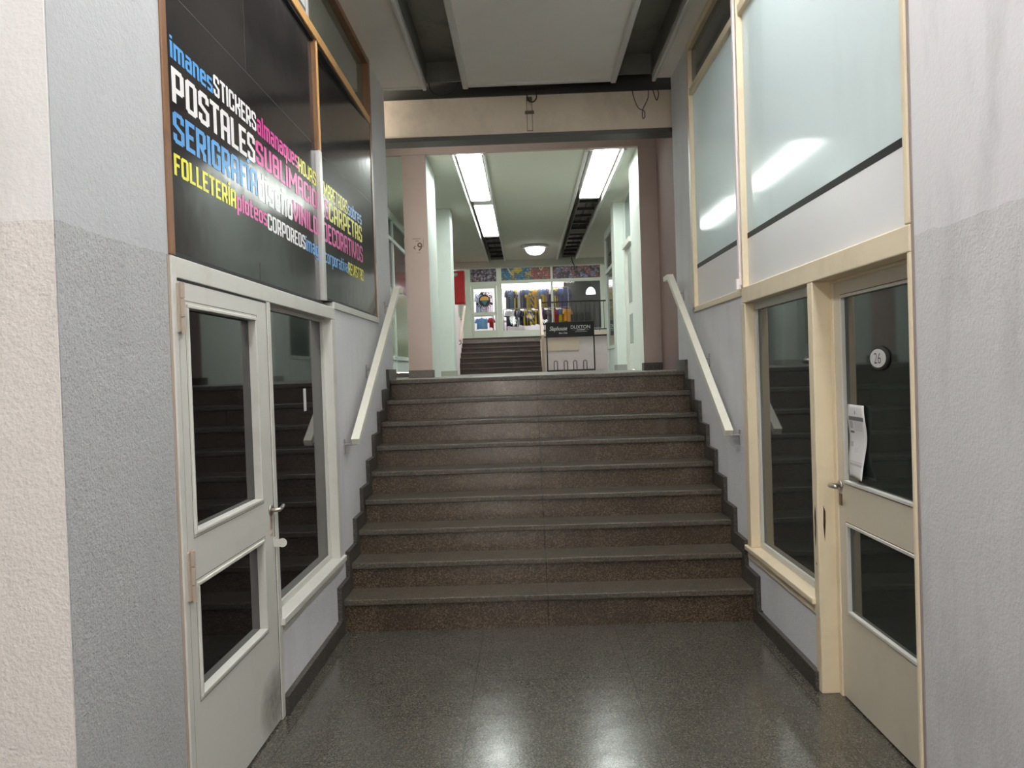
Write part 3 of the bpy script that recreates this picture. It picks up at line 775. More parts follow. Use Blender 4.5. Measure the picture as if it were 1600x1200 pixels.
hs.build('hasp', m_white, dr, label='white hasp plate with a hole')

MB().box(-1.24, XL+.0065, 2.612, 2.629, 0, 2.06).build('old_caulk', m_putty, dr)
# left lower window
wl2 = thing('window_5', (XL, 4.25, .40), 'large dark lower window beside the white door on the left', 'window', kind='structure')
MB().box(-1.30, XL+.012, 4.80, 4.885, .47, 1.985).build('frame', m_white, wl2, bevel=.004)
MB().box(-1.32, XL+.012, 3.645, 4.885, .40, .455).box(-1.32, XL+.03, 3.63, 4.90, .44, .475).build('sill', m_white, wl2, bevel=.004)
MB().box(-1.285, -1.262, 3.645, 4.80, .475, .505).box(-1.285, -1.262, 3.645, 4.80, 1.965, 1.985).box(-1.285, -1.262, 4.775, 4.80, .505, 1.965).box(-1.285, -1.262, 3.645, 3.66, .505, 1.965).build('glazing_bead', m_white, wl2)
MB().box(-1.285, -1.278, 3.655, 4.78, .50, 1.97).build('glass_pane', m_darkglassL, wl2)
MB().box(-1.2779, -1.2772, 4.37, 4.42, 1.43, 1.56).build('small_label', m_paper, wl2, label='small white paper label stuck on the glass')
MB().box(-1.30, -1.29, 3.6, 4.9, .3, 2.0).build('backing', m_black, wl2)

# =================================================================== RIGHT JOINERY
FX = XR-.012
wr = thing('window_6', (XR, 4.5, 2.06), 'upper right cream-framed shopfront of frosted pale teal glass with a dark stripe', 'window', kind='structure')
fr = MB()
fr.box(FX, XR+.10, 2.79, 2.825, 2.102, 4.22); fr.box(FX, XR+.10, 6.29, 6.36, 2.06, 4.22)
fr.box(FX, XR+.10, 2.825, 6.29, 4.165, 4.22)
fr.box(FX, XR+.10, 4.935, 6.36, 2.05, 2.095)
fr.build('frame', m_cream, wr, bevel=.005)
MB().box(FX+.004, XR+.08, 2.825, 4.875, 3.80, 3.86).box(FX+.004, XR+.08, 4.975, 6.29, 3.80, 3.86).build('transom_bar', m_cream, wr, bevel=.006)
MB().box(FX-.004, XR+.09, 4.875, 4.905, 2.095, 4.165).box(FX+.004, XR+.09, 4.905, 4.930, 2.095, 4.165).build('mullion', m_cream, wr, bevel=.004)
MB().box(FX-.010, XR+.09, 4.932, 4.968, 2.12, 4.165).tube([(FX-.012, 4.95, 2.16), (FX-.012, 4.95, 2.09)], .017).build('mullion_tube', m_pinkwhite, wr, bevel=.003, label='pinkish white pipe on the mullion')
GX = XR+.022
for nm, y0, y1 in (('near', 2.825, 4.875), ('far', 4.97, 6.29)):
    MB().box(GX, GX+.006, y0, y1, 2.437, 3.80).build('frosted_pane', m_film, wr, label='%s frosted pale teal pane' % nm)
    MB().box(GX-.0015, GX+.006, y0, y1, 2.09, 2.402).build('white_film', m_whitefilm, wr, label='%s white lower film' % nm)
    MB().box(GX-.0020, GX+.006, y0, y1, 2.402, 2.437).build('dark_stripe', m_tape, wr, label='%s charcoal stripe' % nm)
    MB().box(GX, GX+.006, y0, y1, 3.86, 4.165).build('transom_pane', m_transR, wr)
# back room lamp behind the frosted glass
bl = thing('ceiling_light', (2.0, 3.75, 4.2), 'ceiling light in the back room glowing through the frosted glass', 'ceiling light')
MB().box(1.80, 2.2, 2.9, 4.7, 4.14, 4.16).build('diffuser', mat('lit_backroom_panel', (.9, .9, .9), .5, emis=(.92, 1, 1), es=48), bl)
MB().box(1.78, 2.22, 2.88, 4.72, 4.161, 4.20).build('housing', m_trim, bl)

d2 = thing('door_3', (XR+.08, 3.26, 0), 'beige half-glazed door with oval number 26 on the right of the passage', 'door', kind='structure')
RX = XR+.078
MB().box(FX, XR+.09, 2.79, 2.812, 0, 2.0).box(FX, XR+.14, 2.79, 4.934, 2.0, 2.10).box(FX, XR+.14, 3.735, 3.80, 0, 2.0).build('frame', m_cream, d2, bevel=.005)
MB().box(RX-.006, XR+.12, 3.70, 3.735, 0, 2.0).box(RX-.006, XR+.12, 2.812, 3.72, 1.985, 2.0).build('door_stop', m_cream, d2, bevel=.003)
y0d, y1d = 2.815, 3.715
gy0, gy1 = 2.895, 3.62; gz = ((.425, .857), (1.042, 1.922))
lf = MB()
lf.box(RX, RX+.04, y0d, gy0, .012, 1.99); lf.box(RX, RX+.04, gy1, y1d, .012, 1.99)
lf.box(RX, RX+.04, gy0, gy1, .012, gz[0][0]); lf.box(RX, RX+.04, gy0, gy1, gz[0][1], gz[1][0]); lf.box(RX, RX+.04, gy0, gy1, gz[1][1], 1.99)
lf.build('leaf', m_creamdoor, d2)
for z0, z1 in gz:
    bd = MB()
    for a0, a1, c0, c1 in ((gy0, gy1, z0, z0+.016), (gy0, gy1, z1-.014, z1), (gy0, gy0+.014, z0+.016, z1-.014), (gy1-.014, gy1, z0+.016, z1-.014)):
        bd.box(RX-.006, RX+.03, a0, a1, c0, c1)
    bd.build('glazing_bead', m_cream if False else m_white, d2, bevel=.003)
    gr = MB()
    for a0, a1, c0, c1 in ((gy0-.004, gy1+.004, z0-.004, z0), (gy0-.004, gy1+.004, z1, z1+.004), (gy1, gy1+.004, z0, z1)):
        gr.box(RX-.0006, RX+.001, a0, a1, c0, c1)
    gr.build('groove_line', mat('groove_brown', (.12, .08, .05), .7), d2)
    MB().box(RX+.012, RX+.018, gy0+.01, gy1-.01, z0+.012, z1-.01).build('glass_pane', m_darkglassR, d2)
MB().box(RX-.001, RX+.03, 3.715, 3.722, 0.01, 1.99).box(RX, RX+.03, 2.812, 3.72, 1.985, 1.992).build('door_gap', m_black, d2)
hd = MB()
hd.lathe([(.004, 0), (.024, 0), (.024, -.006), (.018, -.009), (.006, -.01)], RX, 3.675, 1.025, 'x', 18)
hd.tube([(RX, 3.675, 1.025), (RX-.045, 3.675, 1.025), (RX-.055, 3.665, 1.026), (RX-.058, 3.62, 1.03), (RX-.056, 3.585, 1.03)], [.011, .010, .010, .010, .009], 10)
hd.build('handle', m_steel, d2, smooth=True, label='steel lever handle')
MB().box(RX-.003, RX, 3.66, 3.69, .93, .985).build('keyhole_plate', m_brass, d2)
def chip(parent, X, y, z, pts, nrm='x'):
    mb = MB()
    if nrm == 'x': mb.poly([(X, y+a, z+b) for a, b in pts])
    else: mb.poly([(X+a, y, z+b) for a, b in pts])
    mb.build('rust_chip', m_rust, parent)
chip(d2, FX-.0006, 3.765, .80, [(0, .12), (.012, .06), (.008, .01), (.012, -.03), (.003, -.10), (-.006, -.03), (-.010, .02), (-.008, .08)])
chip(d2, XR+.02, 3.7344, .84, [(-.004, .08), (.006, .05), (.006, 0), (.0, -.10), (-.006, -.02)], 'y')
chip(d2, FX-.0006, 3.765, .63, [(0, .008), (.006, 0), (0, -.008), (-.006, 0)])
pl = MB(); pl.m = 0
# oval plaque lying on the glass
PXX = RX+.0118
def oval(rx, rz, x0, x1, yc, zc, seg=36):
    mb = MB(); a = [(yc+rx*math.cos(2*math.pi*k/seg), zc+rz*math.sin(2*math.pi*k/seg)) for k in range(seg)]
    return mb.prism(a, 0, x0, x1)
pq = oval(.090, .051, PXX-.009, PXX, 3.255, 1.622).build('number_plaque', m_black, d2, bevel=.004, label='oval white plaque with black rim reading 26')
oval(.072, .039, PXX-.0112, PXX-.0092, 3.258, 1.622).build('plaque_face', m_paper, pq)
bfont('number', '26', .1, m_black, lambda a, b, d: (PXX-.0113-d, -a, b), pq, bold=-.001, fit=(-3.289, -3.227, 1.600, 1.645))
# taped notice
nt_ = thing('paper_notice', (PXX, 3.45, 1.10), 'curled white printed paper notice taped on the door glass below the 26', 'paper notice')
def nx(t, s):   # sheet surface, slightly wavy, corner lifting
    return PXX - .004 - .004*math.sin(t*9) - .022*(1-s)*(max(0, .35-t)/.35)**2 - .006*(1-s)
sy0, sy1, sz0, sz1 = 3.395, 3.585, 1.083, 1.415
mb = MB(); n0 = 0; ny_, nz_ = 6, 22
for j in range(nz_+1):
    for i in range(ny_+1):
        s_, t_2 = i/ny_, j/nz_
        mb.v.append((nx(t_2, s_), sy0+(sy1-sy0)*s_+.010*math.sin(t_2*7)*(1-s_), sz0+(sz1-sz0)*t_2))
for j in range(nz_):
    for i in range(ny_):
        a = j*(ny_+1)+i; mb.f.append((a, a+1, a+ny_+2, a+ny_+1)); mb.mi.append(0)
sh = mb.build('sheet', m_paper, nt_, smooth=True)
sd = sh.modifiers.new('thick', 'SOLIDIFY'); sd.thickness = .0006
def mark(s0, s1, t0, t1, m, nm='print_block'):
    q = MB(); k = 6
    for i in range(k):
        for j in range(2):
            def P(s, t): return (nx(t, s)-.0012, sy0+(sy1-sy0)*s+.010*math.sin(t*7)*(1-s), sz0+(sz1-sz0)*t)
            a0, a1 = s0+(s1-s0)*i/k, s0+(s1-s0)*(i+1)/k; b0, b1 = t0+(t1-t0)*j/2, t0+(t1-t0)*(j+1)/2
            q.poly([P(a0, b0), P(a1, b0), P(a1, b1), P(a0, b1)])
    q.build(nm, m, nt_)
# s runs from the free edge (0, nearer the viewer) to the taped edge (1)
mark(.08, .92, .785, .84, m_ink); mark(.72, .90, .67, .775, m_inkpale); mark(.68, .90, .61, .64, m_ink); mark(.76, .90, .42, .49, m_inkpale)
mark(.10, .92, .215, .225, m_inkpale); mark(.10, .90, .165, .20, m_inkpale); mark(.52, .56, .87, .92, m_ink)
for i in range(7): mark(.20, .62, .76-.018*i, .765-.018*i, m_inkpale, 'print_line')
for i in range(3): mark(.45, .66, .40-.02*i, .404-.02*i, m_inkpale, 'print_line')

MB().box(XR-.004, XR+.02, 2.776, 2.791, 0, 4.2).build('old_caulk', mat('caulk_grey', (.30, .26, .24), .8), d2)
# right lower window
w4 = thing('window_7', (XR, 4.35, .37), 'large dark lower window beside the beige door on the right', 'window', kind='structure')
MB().box(FX, XR+.12, 4.87, 4.955, .452, 2.0).build('frame', m_cream, w4, bevel=.005)
MB().box(FX, XR+.14, 3.80, 4.955, .37, .43).box(FX-.018, XR+.14, 3.79, 4.965, .42, .452).build('sill', m_cream, w4, bevel=.005)
MB().box(XR+.045, XR+.075, 3.80, 4.87, .452, .49).box(XR+.045, XR+.075, 3.80, 4.87, 1.95, 2.0).box(XR+.045, XR+.075, 4.83, 4.87, .49, 1.95).build('glazing_bead', m_white, w4, bevel=.003)
MB().box(XR+.060, XR+.066, 3.80, 4.84, .48, 1.96).build('glass_pane', m_darkglassR, w4)

# =================================================================== HANDRAILS
def rail(side, Xi, Xo, y0, z0, y1, z1, wallx, label):
    t = thing('handrail', ((Xi+Xo)/2, y0, z0-.2), label, 'handrail')
    dy, dz = y1-y0, z1-z0; L = math.hypot(dy, dz); ny, nz = -dz/L, dy/L; hh = .048
    pr = [(y0, z0), (y1, z1), (y1+.20, z1), (y1+.20, z1-hh), (y1+.01, z1-hh), (y0-ny*hh*1.0, z0-nz*hh)]
    MB().prism(pr, 0, Xi, Xo).build('rail', m_rail, t, bevel=.004)
    for f_ in (.03, .45, .92):
        yy, zz = y0+dy*f_, z0+dz*f_-.045
        xm = (Xi+Xo)/2
        b = MB().tube([(xm, yy+.02, zz-.0), (xm, yy+.02, zz-.03), ((xm+wallx)/2, yy+.04, zz-.035), (wallx, yy+.05, zz-.035)], .007, 8)
        sgn = 1 if wallx > xm else -1
        b.box(wallx-sgn*.006, wallx, yy+.035, yy+.065, zz-.10, zz+.0)
        b.build('bracket', m_bracket, t)
rail(-1, -1.15, -1.095, 4.95, 1.215, 6.80, 2.40, XL, 'cream square-section handrail on the left wall of the main stairs')
rail(1, 1.275, 1.33, 4.99, 1.19, 6.84, 2.43, XR, 'cream square-section handrail on the right wall of the main stairs')

# =================================================================== SECOND STAIRS AND UPPER HALL
s2 = thing('staircase', (-.65, 19.5, LAND), 'dark worn seven-step staircase beyond the landing, below the shop', 'stairs')
N2 = 7; rr = (TOP2-LAND)/N2; tr = .30
for k in range(N2):
    z0 = LAND+k*rr; y = 19.5+k*tr
    q = MB(); q.box(-1.72, .41, y+.03, y+tr+.05, z0-.02, z0+rr-.04)
    so = q.build('step', m_step2, s2)
    MB().box(-1.72, .41, y, y+tr+.03, z0+rr-.04, z0+rr).build('tread', m_step2t if k else m_step2, so, bevel=.008)
struct('wall_left', MB().box(-2.15, -1.73, 19.3, 21.6, LAND, 3.1), m_pinkwhite)
# parapet beside the stairs, behind the rack
struct('wall_right', MB().box(.50, 2.9, 19.6, 21.6, LAND, 2.455), m_pinkwhite)
struct('wall_right', MB().box(.42, .50, 19.5, 21.6, LAND, 2.45), m_beige)
struct('trim_8', MB().box(.48, 2.9, 19.54, 21.6, 2.475, 2.56), m_beige)
struct('trim_9', MB().box(.46, 2.9, 19.58, 19.7, 2.44, 2.475), m_skirt)
struct('floor', MB().box(.42, 2.9, 21.55, 21.62, 2.2, TOP2), m_floor2)
# handrails of second stairs
t = thing('handrail', (.45, 19.55, LAND), 'pale post-like sloping handrail at the right edge of the far stairs', 'handrail')
MB().prism([(19.35, LAND), (19.45, LAND), (19.45, 2.45), (21.2, 3.50), (21.2, 3.57), (19.35, 2.50)], 0, .415, .475).build('rail', m_rail2, t, bevel=.004)
MB().box(.42, .47, 21.10, 21.2, TOP2, 3.50).build('post', m_rail2, t)
t = thing('handrail', (-1.62, 19.4, 2.4), 'slim pale handrail under the red cabinet at the left of the far stairs', 'handrail')
MB().prism([(19.3, 2.40), (21.2, 3.40), (21.2, 3.46), (19.3, 2.46)], 0, -1.66, -1.60).build('rail', m_rail2, t)
for yy, zz in ((19.5, 2.47), (20.9, 3.2)): MB().tube([(-1.63, yy, zz), (-1.63, yy, zz-.12), (-1.73, yy, zz-.14)], .012, 6).build('bracket', m_blackmetal, t)
# railing on the parapet
t = thing('metal_railing', (1.26, 19.65, 2.56), 'black metal railing standing on the ledge in front of the shop', 'railing')
MB().box(.46, 2.9, 19.63, 19.67, 3.32, 3.355).build('top_rail', m_blackmetal, t)
MB().box(.46, 2.9, 19.63, 19.67, 2.605, 2.635).build('bottom_rail', m_blackmetal, t)
for i in range(20):
    x = .50+i*.118
    MB().box(x-.006, x+.006, 19.64, 19.66, 2.56 if i % 6 == 0 else 2.63, 3.32).build('baluster', m_blackmetal, t)

for i_, (a_, b_, c_y, d_y, lb_) in enumerate(((-1.4, 2.2, 18.55, 18.95, 'added long ceiling light, hidden behind the end beam, brightening the foot of the far stairs'), (-1.6, 2.4, 22.0, 22.5, 'added ceiling light, out of view, brightening the upper hall before the shop'))):  # unseen lamps added to brighten the upper hall and rack wall
    t = thing('ceiling_light', ((a_+b_)/2, (c_y+d_y)/2, 5.4), lb_, 'ceiling light')
    MB().box(a_, b_, c_y, d_y, 5.38, 5.40).build('diffuser', m_hall, t)
    MB().box(a_-.02, b_+.02, c_y-.02, d_y+.02, 5.401, 5.5).build('housing', m_trim, t)
# red hose cabinet
t = thing('hose_cabinet', (-1.5, 17.55, 3.18), 'bright red wall cabinet with a small white label beside the far stairs', 'cabinet')
MB().box(-1.66, -1.33, 17.42, 17.62, 3.18, 3.93).build('body', m_red, t, bevel=.012)
MB().box(-1.645, -1.35, 17.40, 17.42, 3.20, 3.91).build('door', m_red, t, bevel=.006)
MB().box(-1.60, -1.48, 17.395, 17.40, 3.82, 3.88).box(-1.55, -1.51, 17.395, 17.40, 3.80, 3.812).build('paper_label', m_paper, t)
MB().box(-1.335, -1.327, 17.47, 17.5, 3.30, 3.82).build('side_slot', m_black, t)
struct('wall_left', MB().box(-2.1, -1.66, 17.45, 19.3, LAND, CEIL), m_pinkwhite)

# bicycle rack with sign board
t = thing('bicycle_rack', (1.03, 17.5, LAND), 'black bicycle rack frame with a black sign board, standing before the pinkish wall', 'bicycle rack')
for x in (.495, 1.565): MB().box(x-.014, x+.014, 17.49, 17.515, LAND, 2.38).build('post', m_blackmetal, t)
MB().box(.49, 1.57, 17.48, 18.0, LAND, LAND+.035).build('base', m_skirt, t, bevel=.004)
bd = MB().box(.475, 1.575, 17.47, 17.50, 2.355, 2.695).build('sign_board', m_blackmetal, t, bevel=.004)
pb = pf(17.469)
bfont('script_lettering', 'Slaphouse', .2, m_whitev, pb, bd, bold=.004, shear=.35, fit=(.56, .965, 2.47, 2.60))
bfont('script_lettering', 'Box Club', .1, m_whitev, pb, bd, bold=.002, shear=.35, fit=(.77, .965, 2.425, 2.465))
bfont('bold_lettering', 'DUXTON', .2, m_whitev, pb, bd, bold=.003, fit=(1.045, 1.485, 2.53, 2.61))
sf = MB()
for i in range(6):
    pass
sf.box(1.18, 1.36, 17.4675, 17.4679, 2.495, 2.512); sf.box(1.08, 1.46, 17.4675, 17.4679, 2.502, 2.505)
sf.box(1.14, 1.41, 17.4675, 17.4679, 2.462, 2.468)
sf.build('lettering_rules', m_whitev, bd)
for x in (.69, .92, 1.135, 1.365):
    pts = [(x-.038, 17.7, LAND+.03), (x-.038, 17.7, LAND+.20)] + [(x-.038*math.cos(a), 17.7, LAND+.20+.04*math.sin(a)) for a in [math.pi*k/8 for k in range(1, 8)]] + [(x+.038, 17.7, LAND+.20), (x+.038, 17.7, LAND+.03)]
    MB().tube(pts, .013, 8).build('wheel_hoop', m_bracket, t, smooth=True)
MB().box(.50, 1.36, 19.585, 19.60, 2.10, 2.40).build('wall_patch', m_beige, None)
bpy.data.objects['wall_patch'].name = 'trim_10'; bpy.data.objects['trim_10']['kind'] = 'structure'

# =================================================================== SHOP
SY = 26.0
sw = thing('window_8', (.5, SY, TOP2), 'white-framed sports shop front at the end of the arcade with jerseys inside', 'window', kind='structure')
f = MB()
f.box(-2.15, -1.78, SY-.05, SY+.1, TOP2, 5.4)
f.box(-.90, -.73, SY-.05, SY+.1, TOP2, 5.3); f.box(.93, 1.0, SY-.05, SY+.1, 2.98, 5.3); f.box(2.60, 2.9, SY-.05, SY+.1, TOP2, 5.4)
f.box(-1.78, -.90, SY-.045, SY+.09, 4.53, 4.66); f.box(-.73, .93, SY-.045, SY+.09, 4.58, 4.68); f.box(1.0, 2.60, SY-.045, SY+.09, 4.58, 4.68); f.box(-1.78, 2.9, SY-.04, SY+.08, 5.301, 5.5)
f.build('frame', mat('pale_shop_frame', rough=.5, build=paint((.60, .66, .56), (.5, .52, .46), .2, 3)), sw)
MB().box(-.73, 2.60, SY-.05, SY+.1, TOP2, 2.98).build('lower_panel', mat('pale_shop_panel', (.66, .72, .66), .5), sw)
def mural(cols, sc):
    def fn(nt, b):
        p = gpos(nt)
        v = nt.nodes.new('ShaderNodeTexVoronoi'); v.inputs['Scale'].default_value = sc; nt.links.new(p, v.inputs['Vector'])
        c = ramp(nt, xyz(nt, v.outputs['Color'])[0], cols)
        z = xyz(nt, p)[2]
        ln = mth(nt, 'LESS_THAN', mth(nt, 'PINGPONG', z, .035), .008)
        c = mix(nt, mth(nt, 'MULTIPLY', ln, .6), c, (.02, .02, .02))
        c = mix(nt, mth(nt, 'MULTIPLY', mth(nt, 'GREATER_THAN', noise(nt, p, 14, 3), .60), .7), c, (.45, .42, .42))
        nt.links.new(c, b.inputs['Base Color'])
    return fn
mA = mat('crowd_print', rough=.5, build=mural([(0, (.02, .02, .03)), (.4, (.10, .07, .12)), (.7, (.35, .32, .42)), (1, (.15, .06, .05))], 14))
mB_ = mat('blue_yellow_print', rough=.5, build=mural([(0, (.02, .10, .22)), (.4, (.02, .22, .36)), (.7, (.10, .12, .12)), (1, (.5, .42, .03))], 6))
mC = mat('red_print', rough=.5, build=mural([(0, (.24, .06, .05)), (.5, (.34, .13, .11)), (.8, (.12, .09, .09)), (1, (.5, .22, .2))], 7))
mD = mat('dark_figures_print', rough=.5, build=mural([(0, (.03, .03, .04)), (.45, (.09, .07, .08)), (.75, (.25, .10, .12)), (1, (.12, .2, .32))], 8))
for x0, x1, m in ((-1.78, -.90, mA), (-.73, .28, mB_), (.28, .93, mC), (1.0, 2.60, mD)):
    MB().box(x0, x1, SY, SY+.03, 4.66, 5.28).build('printed_banner', m, sw, label='colourful sports mural strip above the shop glass')
MB().poly([(.50, SY-.002, 5.16), (.62, SY-.002, 4.96), (.74, SY-.002, 5.16), (.70, SY-.002, 5.16), (.62, SY-.002, 5.02), (.54, SY-.002, 5.16)]).poly([(-.55, SY-.002, 5.12), (-.5, SY-.002, 5.12), (-.35, SY-.002, 4.86), (-.40, SY-.002, 4.86)]).build('printed_crest', mat('pale_pink_print', (.55, .40, .35), .6), sw)
def glassy(name, alpha=.03):
    m = bpy.data.materials.new(name); m.use_nodes = True; nt = m.node_tree
    for n in list(nt.nodes): nt.nodes.remove(n)
    o = nt.nodes.new('ShaderNodeOutputMaterial'); t = nt.nodes.new('ShaderNodeBsdfTransparent'); g = nt.nodes.new('ShaderNodeBsdfGlossy')
    g.inputs['Roughness'].default_value = .03; mx = nt.nodes.new('ShaderNodeMixShader'); mx.inputs[0].default_value = alpha
    nt.links.new(t.outputs[0], mx.inputs[1]); nt.links.new(g.outputs[0], mx.inputs[2]); nt.links.new(mx.outputs[0], o.inputs[0]); return m
m_clear = glassy('clear_shop_glass')
MB().box(-.73, .93, SY+.02, SY+.026, 2.98, 4.58).build('glass_pane', m_clear, sw)
MB().box(1.0, 2.60, SY+.02, SY+.026, 2.98, 4.58).build('glass_pane', m_clear, sw)
ds = thing('door_4', (-1.3, SY, TOP2), 'pale shop door with a round emblem on its glass', 'door', kind='structure')
mdp = mat('pale_shop_door', (.58, .64, .53), .5)
q = MB(); q.box(-1.77, -1.69, SY-.02, SY+.03, TOP2+.02, 4.52); q.box(-.99, -.91, SY-.02, SY+.03, TOP2+.02, 4.52)
q.box(-1.69, -.99, SY-.02, SY+.03, TOP2+.02, 3.02); q.box(-1.69, -.99, SY-.02, SY+.03, 3.52, 3.64); q.box(-1.69, -.99, SY-.02, SY+.03, 4.43, 4.52)
q.build('leaf', mdp, ds, bevel=.004)
MB().box(-1.69, -.99, SY, SY+.006, 3.64, 4.43).build('glass_pane', m_clear, ds); MB().box(-1.69, -.99, SY, SY+.006, 3.02, 3.52).build('glass_pane', m_clear, ds)
MB().box(-.975, -.935, SY-.06, SY-.02, 3.56, 3.585).build('handle', m_steel, ds)
# emblem
ex, ez, ey = -1.33, 4.03, SY-.003
em = MB().lathe([(.002, 0), (.20, 0), (.20, -.003), (.002, -.003)], ex, ey, ez, 'y', 32).build('emblem', mat('emblem_tan', (.40, .32, .20), .6), ds, label='round tan, orange and teal shop emblem')
MB().lathe([(.185, 0), (.20, 0), (.20, -.002), (.185, -.002)], ex, ey-.004, ez, 'y', 32).build('emblem_ring', m_black, em)
q = MB(); q.poly([(ex-.15, ey-.007, ez+.01), (ex+.15, ey-.007, ez+.01), (ex+.14, ey-.007, ez+.10), (ex+.05, ey-.007, ez+.14), (ex-.06, ey-.007, ez+.14), (ex-.13, ey-.007, ez+.10)])
q.build('emblem_top', mat('emblem_orange', (.75, .42, .10), .6), em)
q = MB(); q.poly([(ex-.11, ey-.008, ez-.0), (ex+.11, ey-.008, ez-.0), (ex+.06, ey-.008, ez-.09), (ex+.01, ey-.008, ez-.16), (ex-.05, ey-.008, ez-.09)])
q.build('emblem_centre', mat('emblem_teal', (.04, .22, .25), .6), em)
def arc_text(txt, R, a0, a1, size, flip):
    n = len(txt)
    for i, ch in enumerate(txt):
        a = math.radians(a0+(a1-a0)*i/(n-1))
        cx, cz = ex+R*math.cos(a), ez+R*math.sin(a)
        ang = a-math.pi/2 if not flip else a+math.pi/2
        ca, sa = math.cos(ang), math.sin(ang)
        def P(x, y, d, cx=cx, cz=cz, ca=ca, sa=sa):
            return (cx+(x*ca-y*sa), ey-.006, cz+(x*sa+y*ca))
        bfont('emblem_letter', ch, size, m_black, P, em, bold=.003, fit=(-size*.26, size*.26, -size*.36, size*.36))
arc_text('CAMISETAS', .25, 155, 25, .14, False)
arc_text('MARCOTTI', .255, 205, 335, .15, True)

# shop interior shell
struct('wall_back', MB().box(-2.2, 3.1, 28.4, 28.5, TOP2, 5.5), m_shopwall)
struct('wall_back', MB().box(-2.15, -1.9, 26.1, 28.4, TOP2, 5.4).box(-1.5, 3, 26.15, 28.4, 5.0, 5.1), m_shopwall)
struct('wall_right', MB().box(1.42, 2.9, 27.75, 27.85, TOP2, 5.0), m_shopdark)
t = thing('shop_lightbox', (.3, 27.0, 4.5), 'long white glowing light box over the hanging jerseys', 'light box')
MB().box(-.80, 1.40, 26.85, 27.0, 4.52, 4.74).build('diffuser', m_shoplight, t, bevel=.02)
MB().box(-.80, 1.40, 27.0, 27.08, 4.50, 4.76).build('housing', m_trim, t)
t = thing('ceiling_light', (-.6, 27.4, 5.0), 'added ceiling light panel, out of view, brightening the shop back wall', 'ceiling light')
MB().box(-1.8, 1.3, 27.3, 27.9, 4.95, 4.97).build('diffuser', mat('added_shop_light', (.9, .9, .9), .5, emis=(1, 1, 1), es=11), t)  # unseen panel added to brighten the shop's back wall
MB().box(-1.82, 1.32, 27.18, 27.92, 4.971, 5.0).build('housing', m_trim, t)
t = thing('lamp_reflection', (2.31, 26.5, 4.15), 'white dome added in place of a lamp reflected in the dark shop pane', 'lamp reflection')  # glowing dome and cord added in place of a lamp's reflection
MB().lathe([(.165, 0), (.16, .08), (.13, .16), (.08, .22), (.03, .25)], 2.31, 26.5, 4.17).build('shade', mat('lamp_reflection_glow', (.9, .9, .9), .4, emis=(.95, 1, 1), es=2.0), t, smooth=True)
MB().tube([(2.31, 26.5, 4.42), (2.31, 26.5, 5.0)], .008).build('cord', m_black, t)
t = thing('counter', (2.0, 27.4, TOP2), 'low dark shelf unit at the foot of the dark shop boards', 'shelf')
MB().box(1.62, 2.45, 27.2, 27.6, TOP2, 3.62).build('body', m_black, t)
for i in range(4): MB().box(1.72+i*.2, 1.735+i*.2, 27.18, 27.2, TOP2, 3.60).build('divider', mat('shelf_grey', (.10, .10, .11), .5), t)
t = thing('display_table', (-.2, 27.9, TOP2), 'white display table at the back of the shop behind the jerseys', 'table')
MB().box(-.78, .0, 27.7, 28.3, 3.42, 3.46).build('table_top', m_pinkwhite, t)
for x in (-.74, -.04): MB().box(x-.02, x+.02, 27.75, 27.79, TOP2, 3.42).build('leg', m_pinkwhite, t)

# clothes rails
def crail(x0, x1, y, z, label):
    t = thing('clothes_rail', ((x0+x1)/2, y, TOP2), label, 'clothes rail')
    MB().tube([(x0, y, z), (x1, y, z)], .014, 8).build('rail', m_steel, t)
    for x in (x0, x1): MB().tube([(x, y, z), (x, y, TOP2)], .014, 8).build('post', m_steel, t)
crail(-.62, 1.56, 27.0, 4.50, 'upper metal clothes rail in the shop window holding the long jerseys')
crail(-.72, 1.60, 26.75, 3.78, 'lower metal clothes rail in front holding the short jerseys')
crail(-1.80, -1.12, 27.3, 4.45, 'clothes rail behind the shop door holding pale shirts')
crail(-1.82, -1.08, 26.8, 3.57, 'low clothes rail behind the shop door holding the blue top')

def fabric(name, a, b, kind='v', sc=30):
    def fn(nt, bs):
        tc = nt.nodes.new('ShaderNodeTexCoord').outputs['Object']
        s = xyz(nt, tc)
        if kind == 'v': f_ = mth(nt, 'GREATER_THAN', mth(nt, 'SINE', mth(nt, 'MULTIPLY', s[0], sc)), 0)
        elif kind == 'top': f_ = mth(nt, 'GREATER_THAN', s[2], -.22)
        elif kind == 'check': f_ = mth(nt, 'GREATER_THAN', mth(nt, 'MULTIPLY', mth(nt, 'SINE', mth(nt, 'MULTIPLY', s[0], sc*1.4)), mth(nt, 'SINE', mth(nt, 'MULTIPLY', s[2], sc*1.4))), 0)
        else: f_ = mth(nt, 'GREATER_THAN', mth(nt, 'SINE', mth(nt, 'ADD', mth(nt, 'MULTIPLY', s[0], sc), mth(nt, 'MULTIPLY', s[2], sc))), .2)
        nt.links.new(mix(nt, f_, a, b), bs.inputs['Base Color'])
    return mat(name, rough=.7, build=fn)
navy = (.008, .011, .045); yel = (.62, .44, .008); lb = (.10, .22, .45); wh = (.7, .7, .75); blk = (.012, .012, .015); red = (.40, .01, .02); org = (.75, .30, .01); skyb = (.12, .33, .62); maroon = (.12, .02, .04)
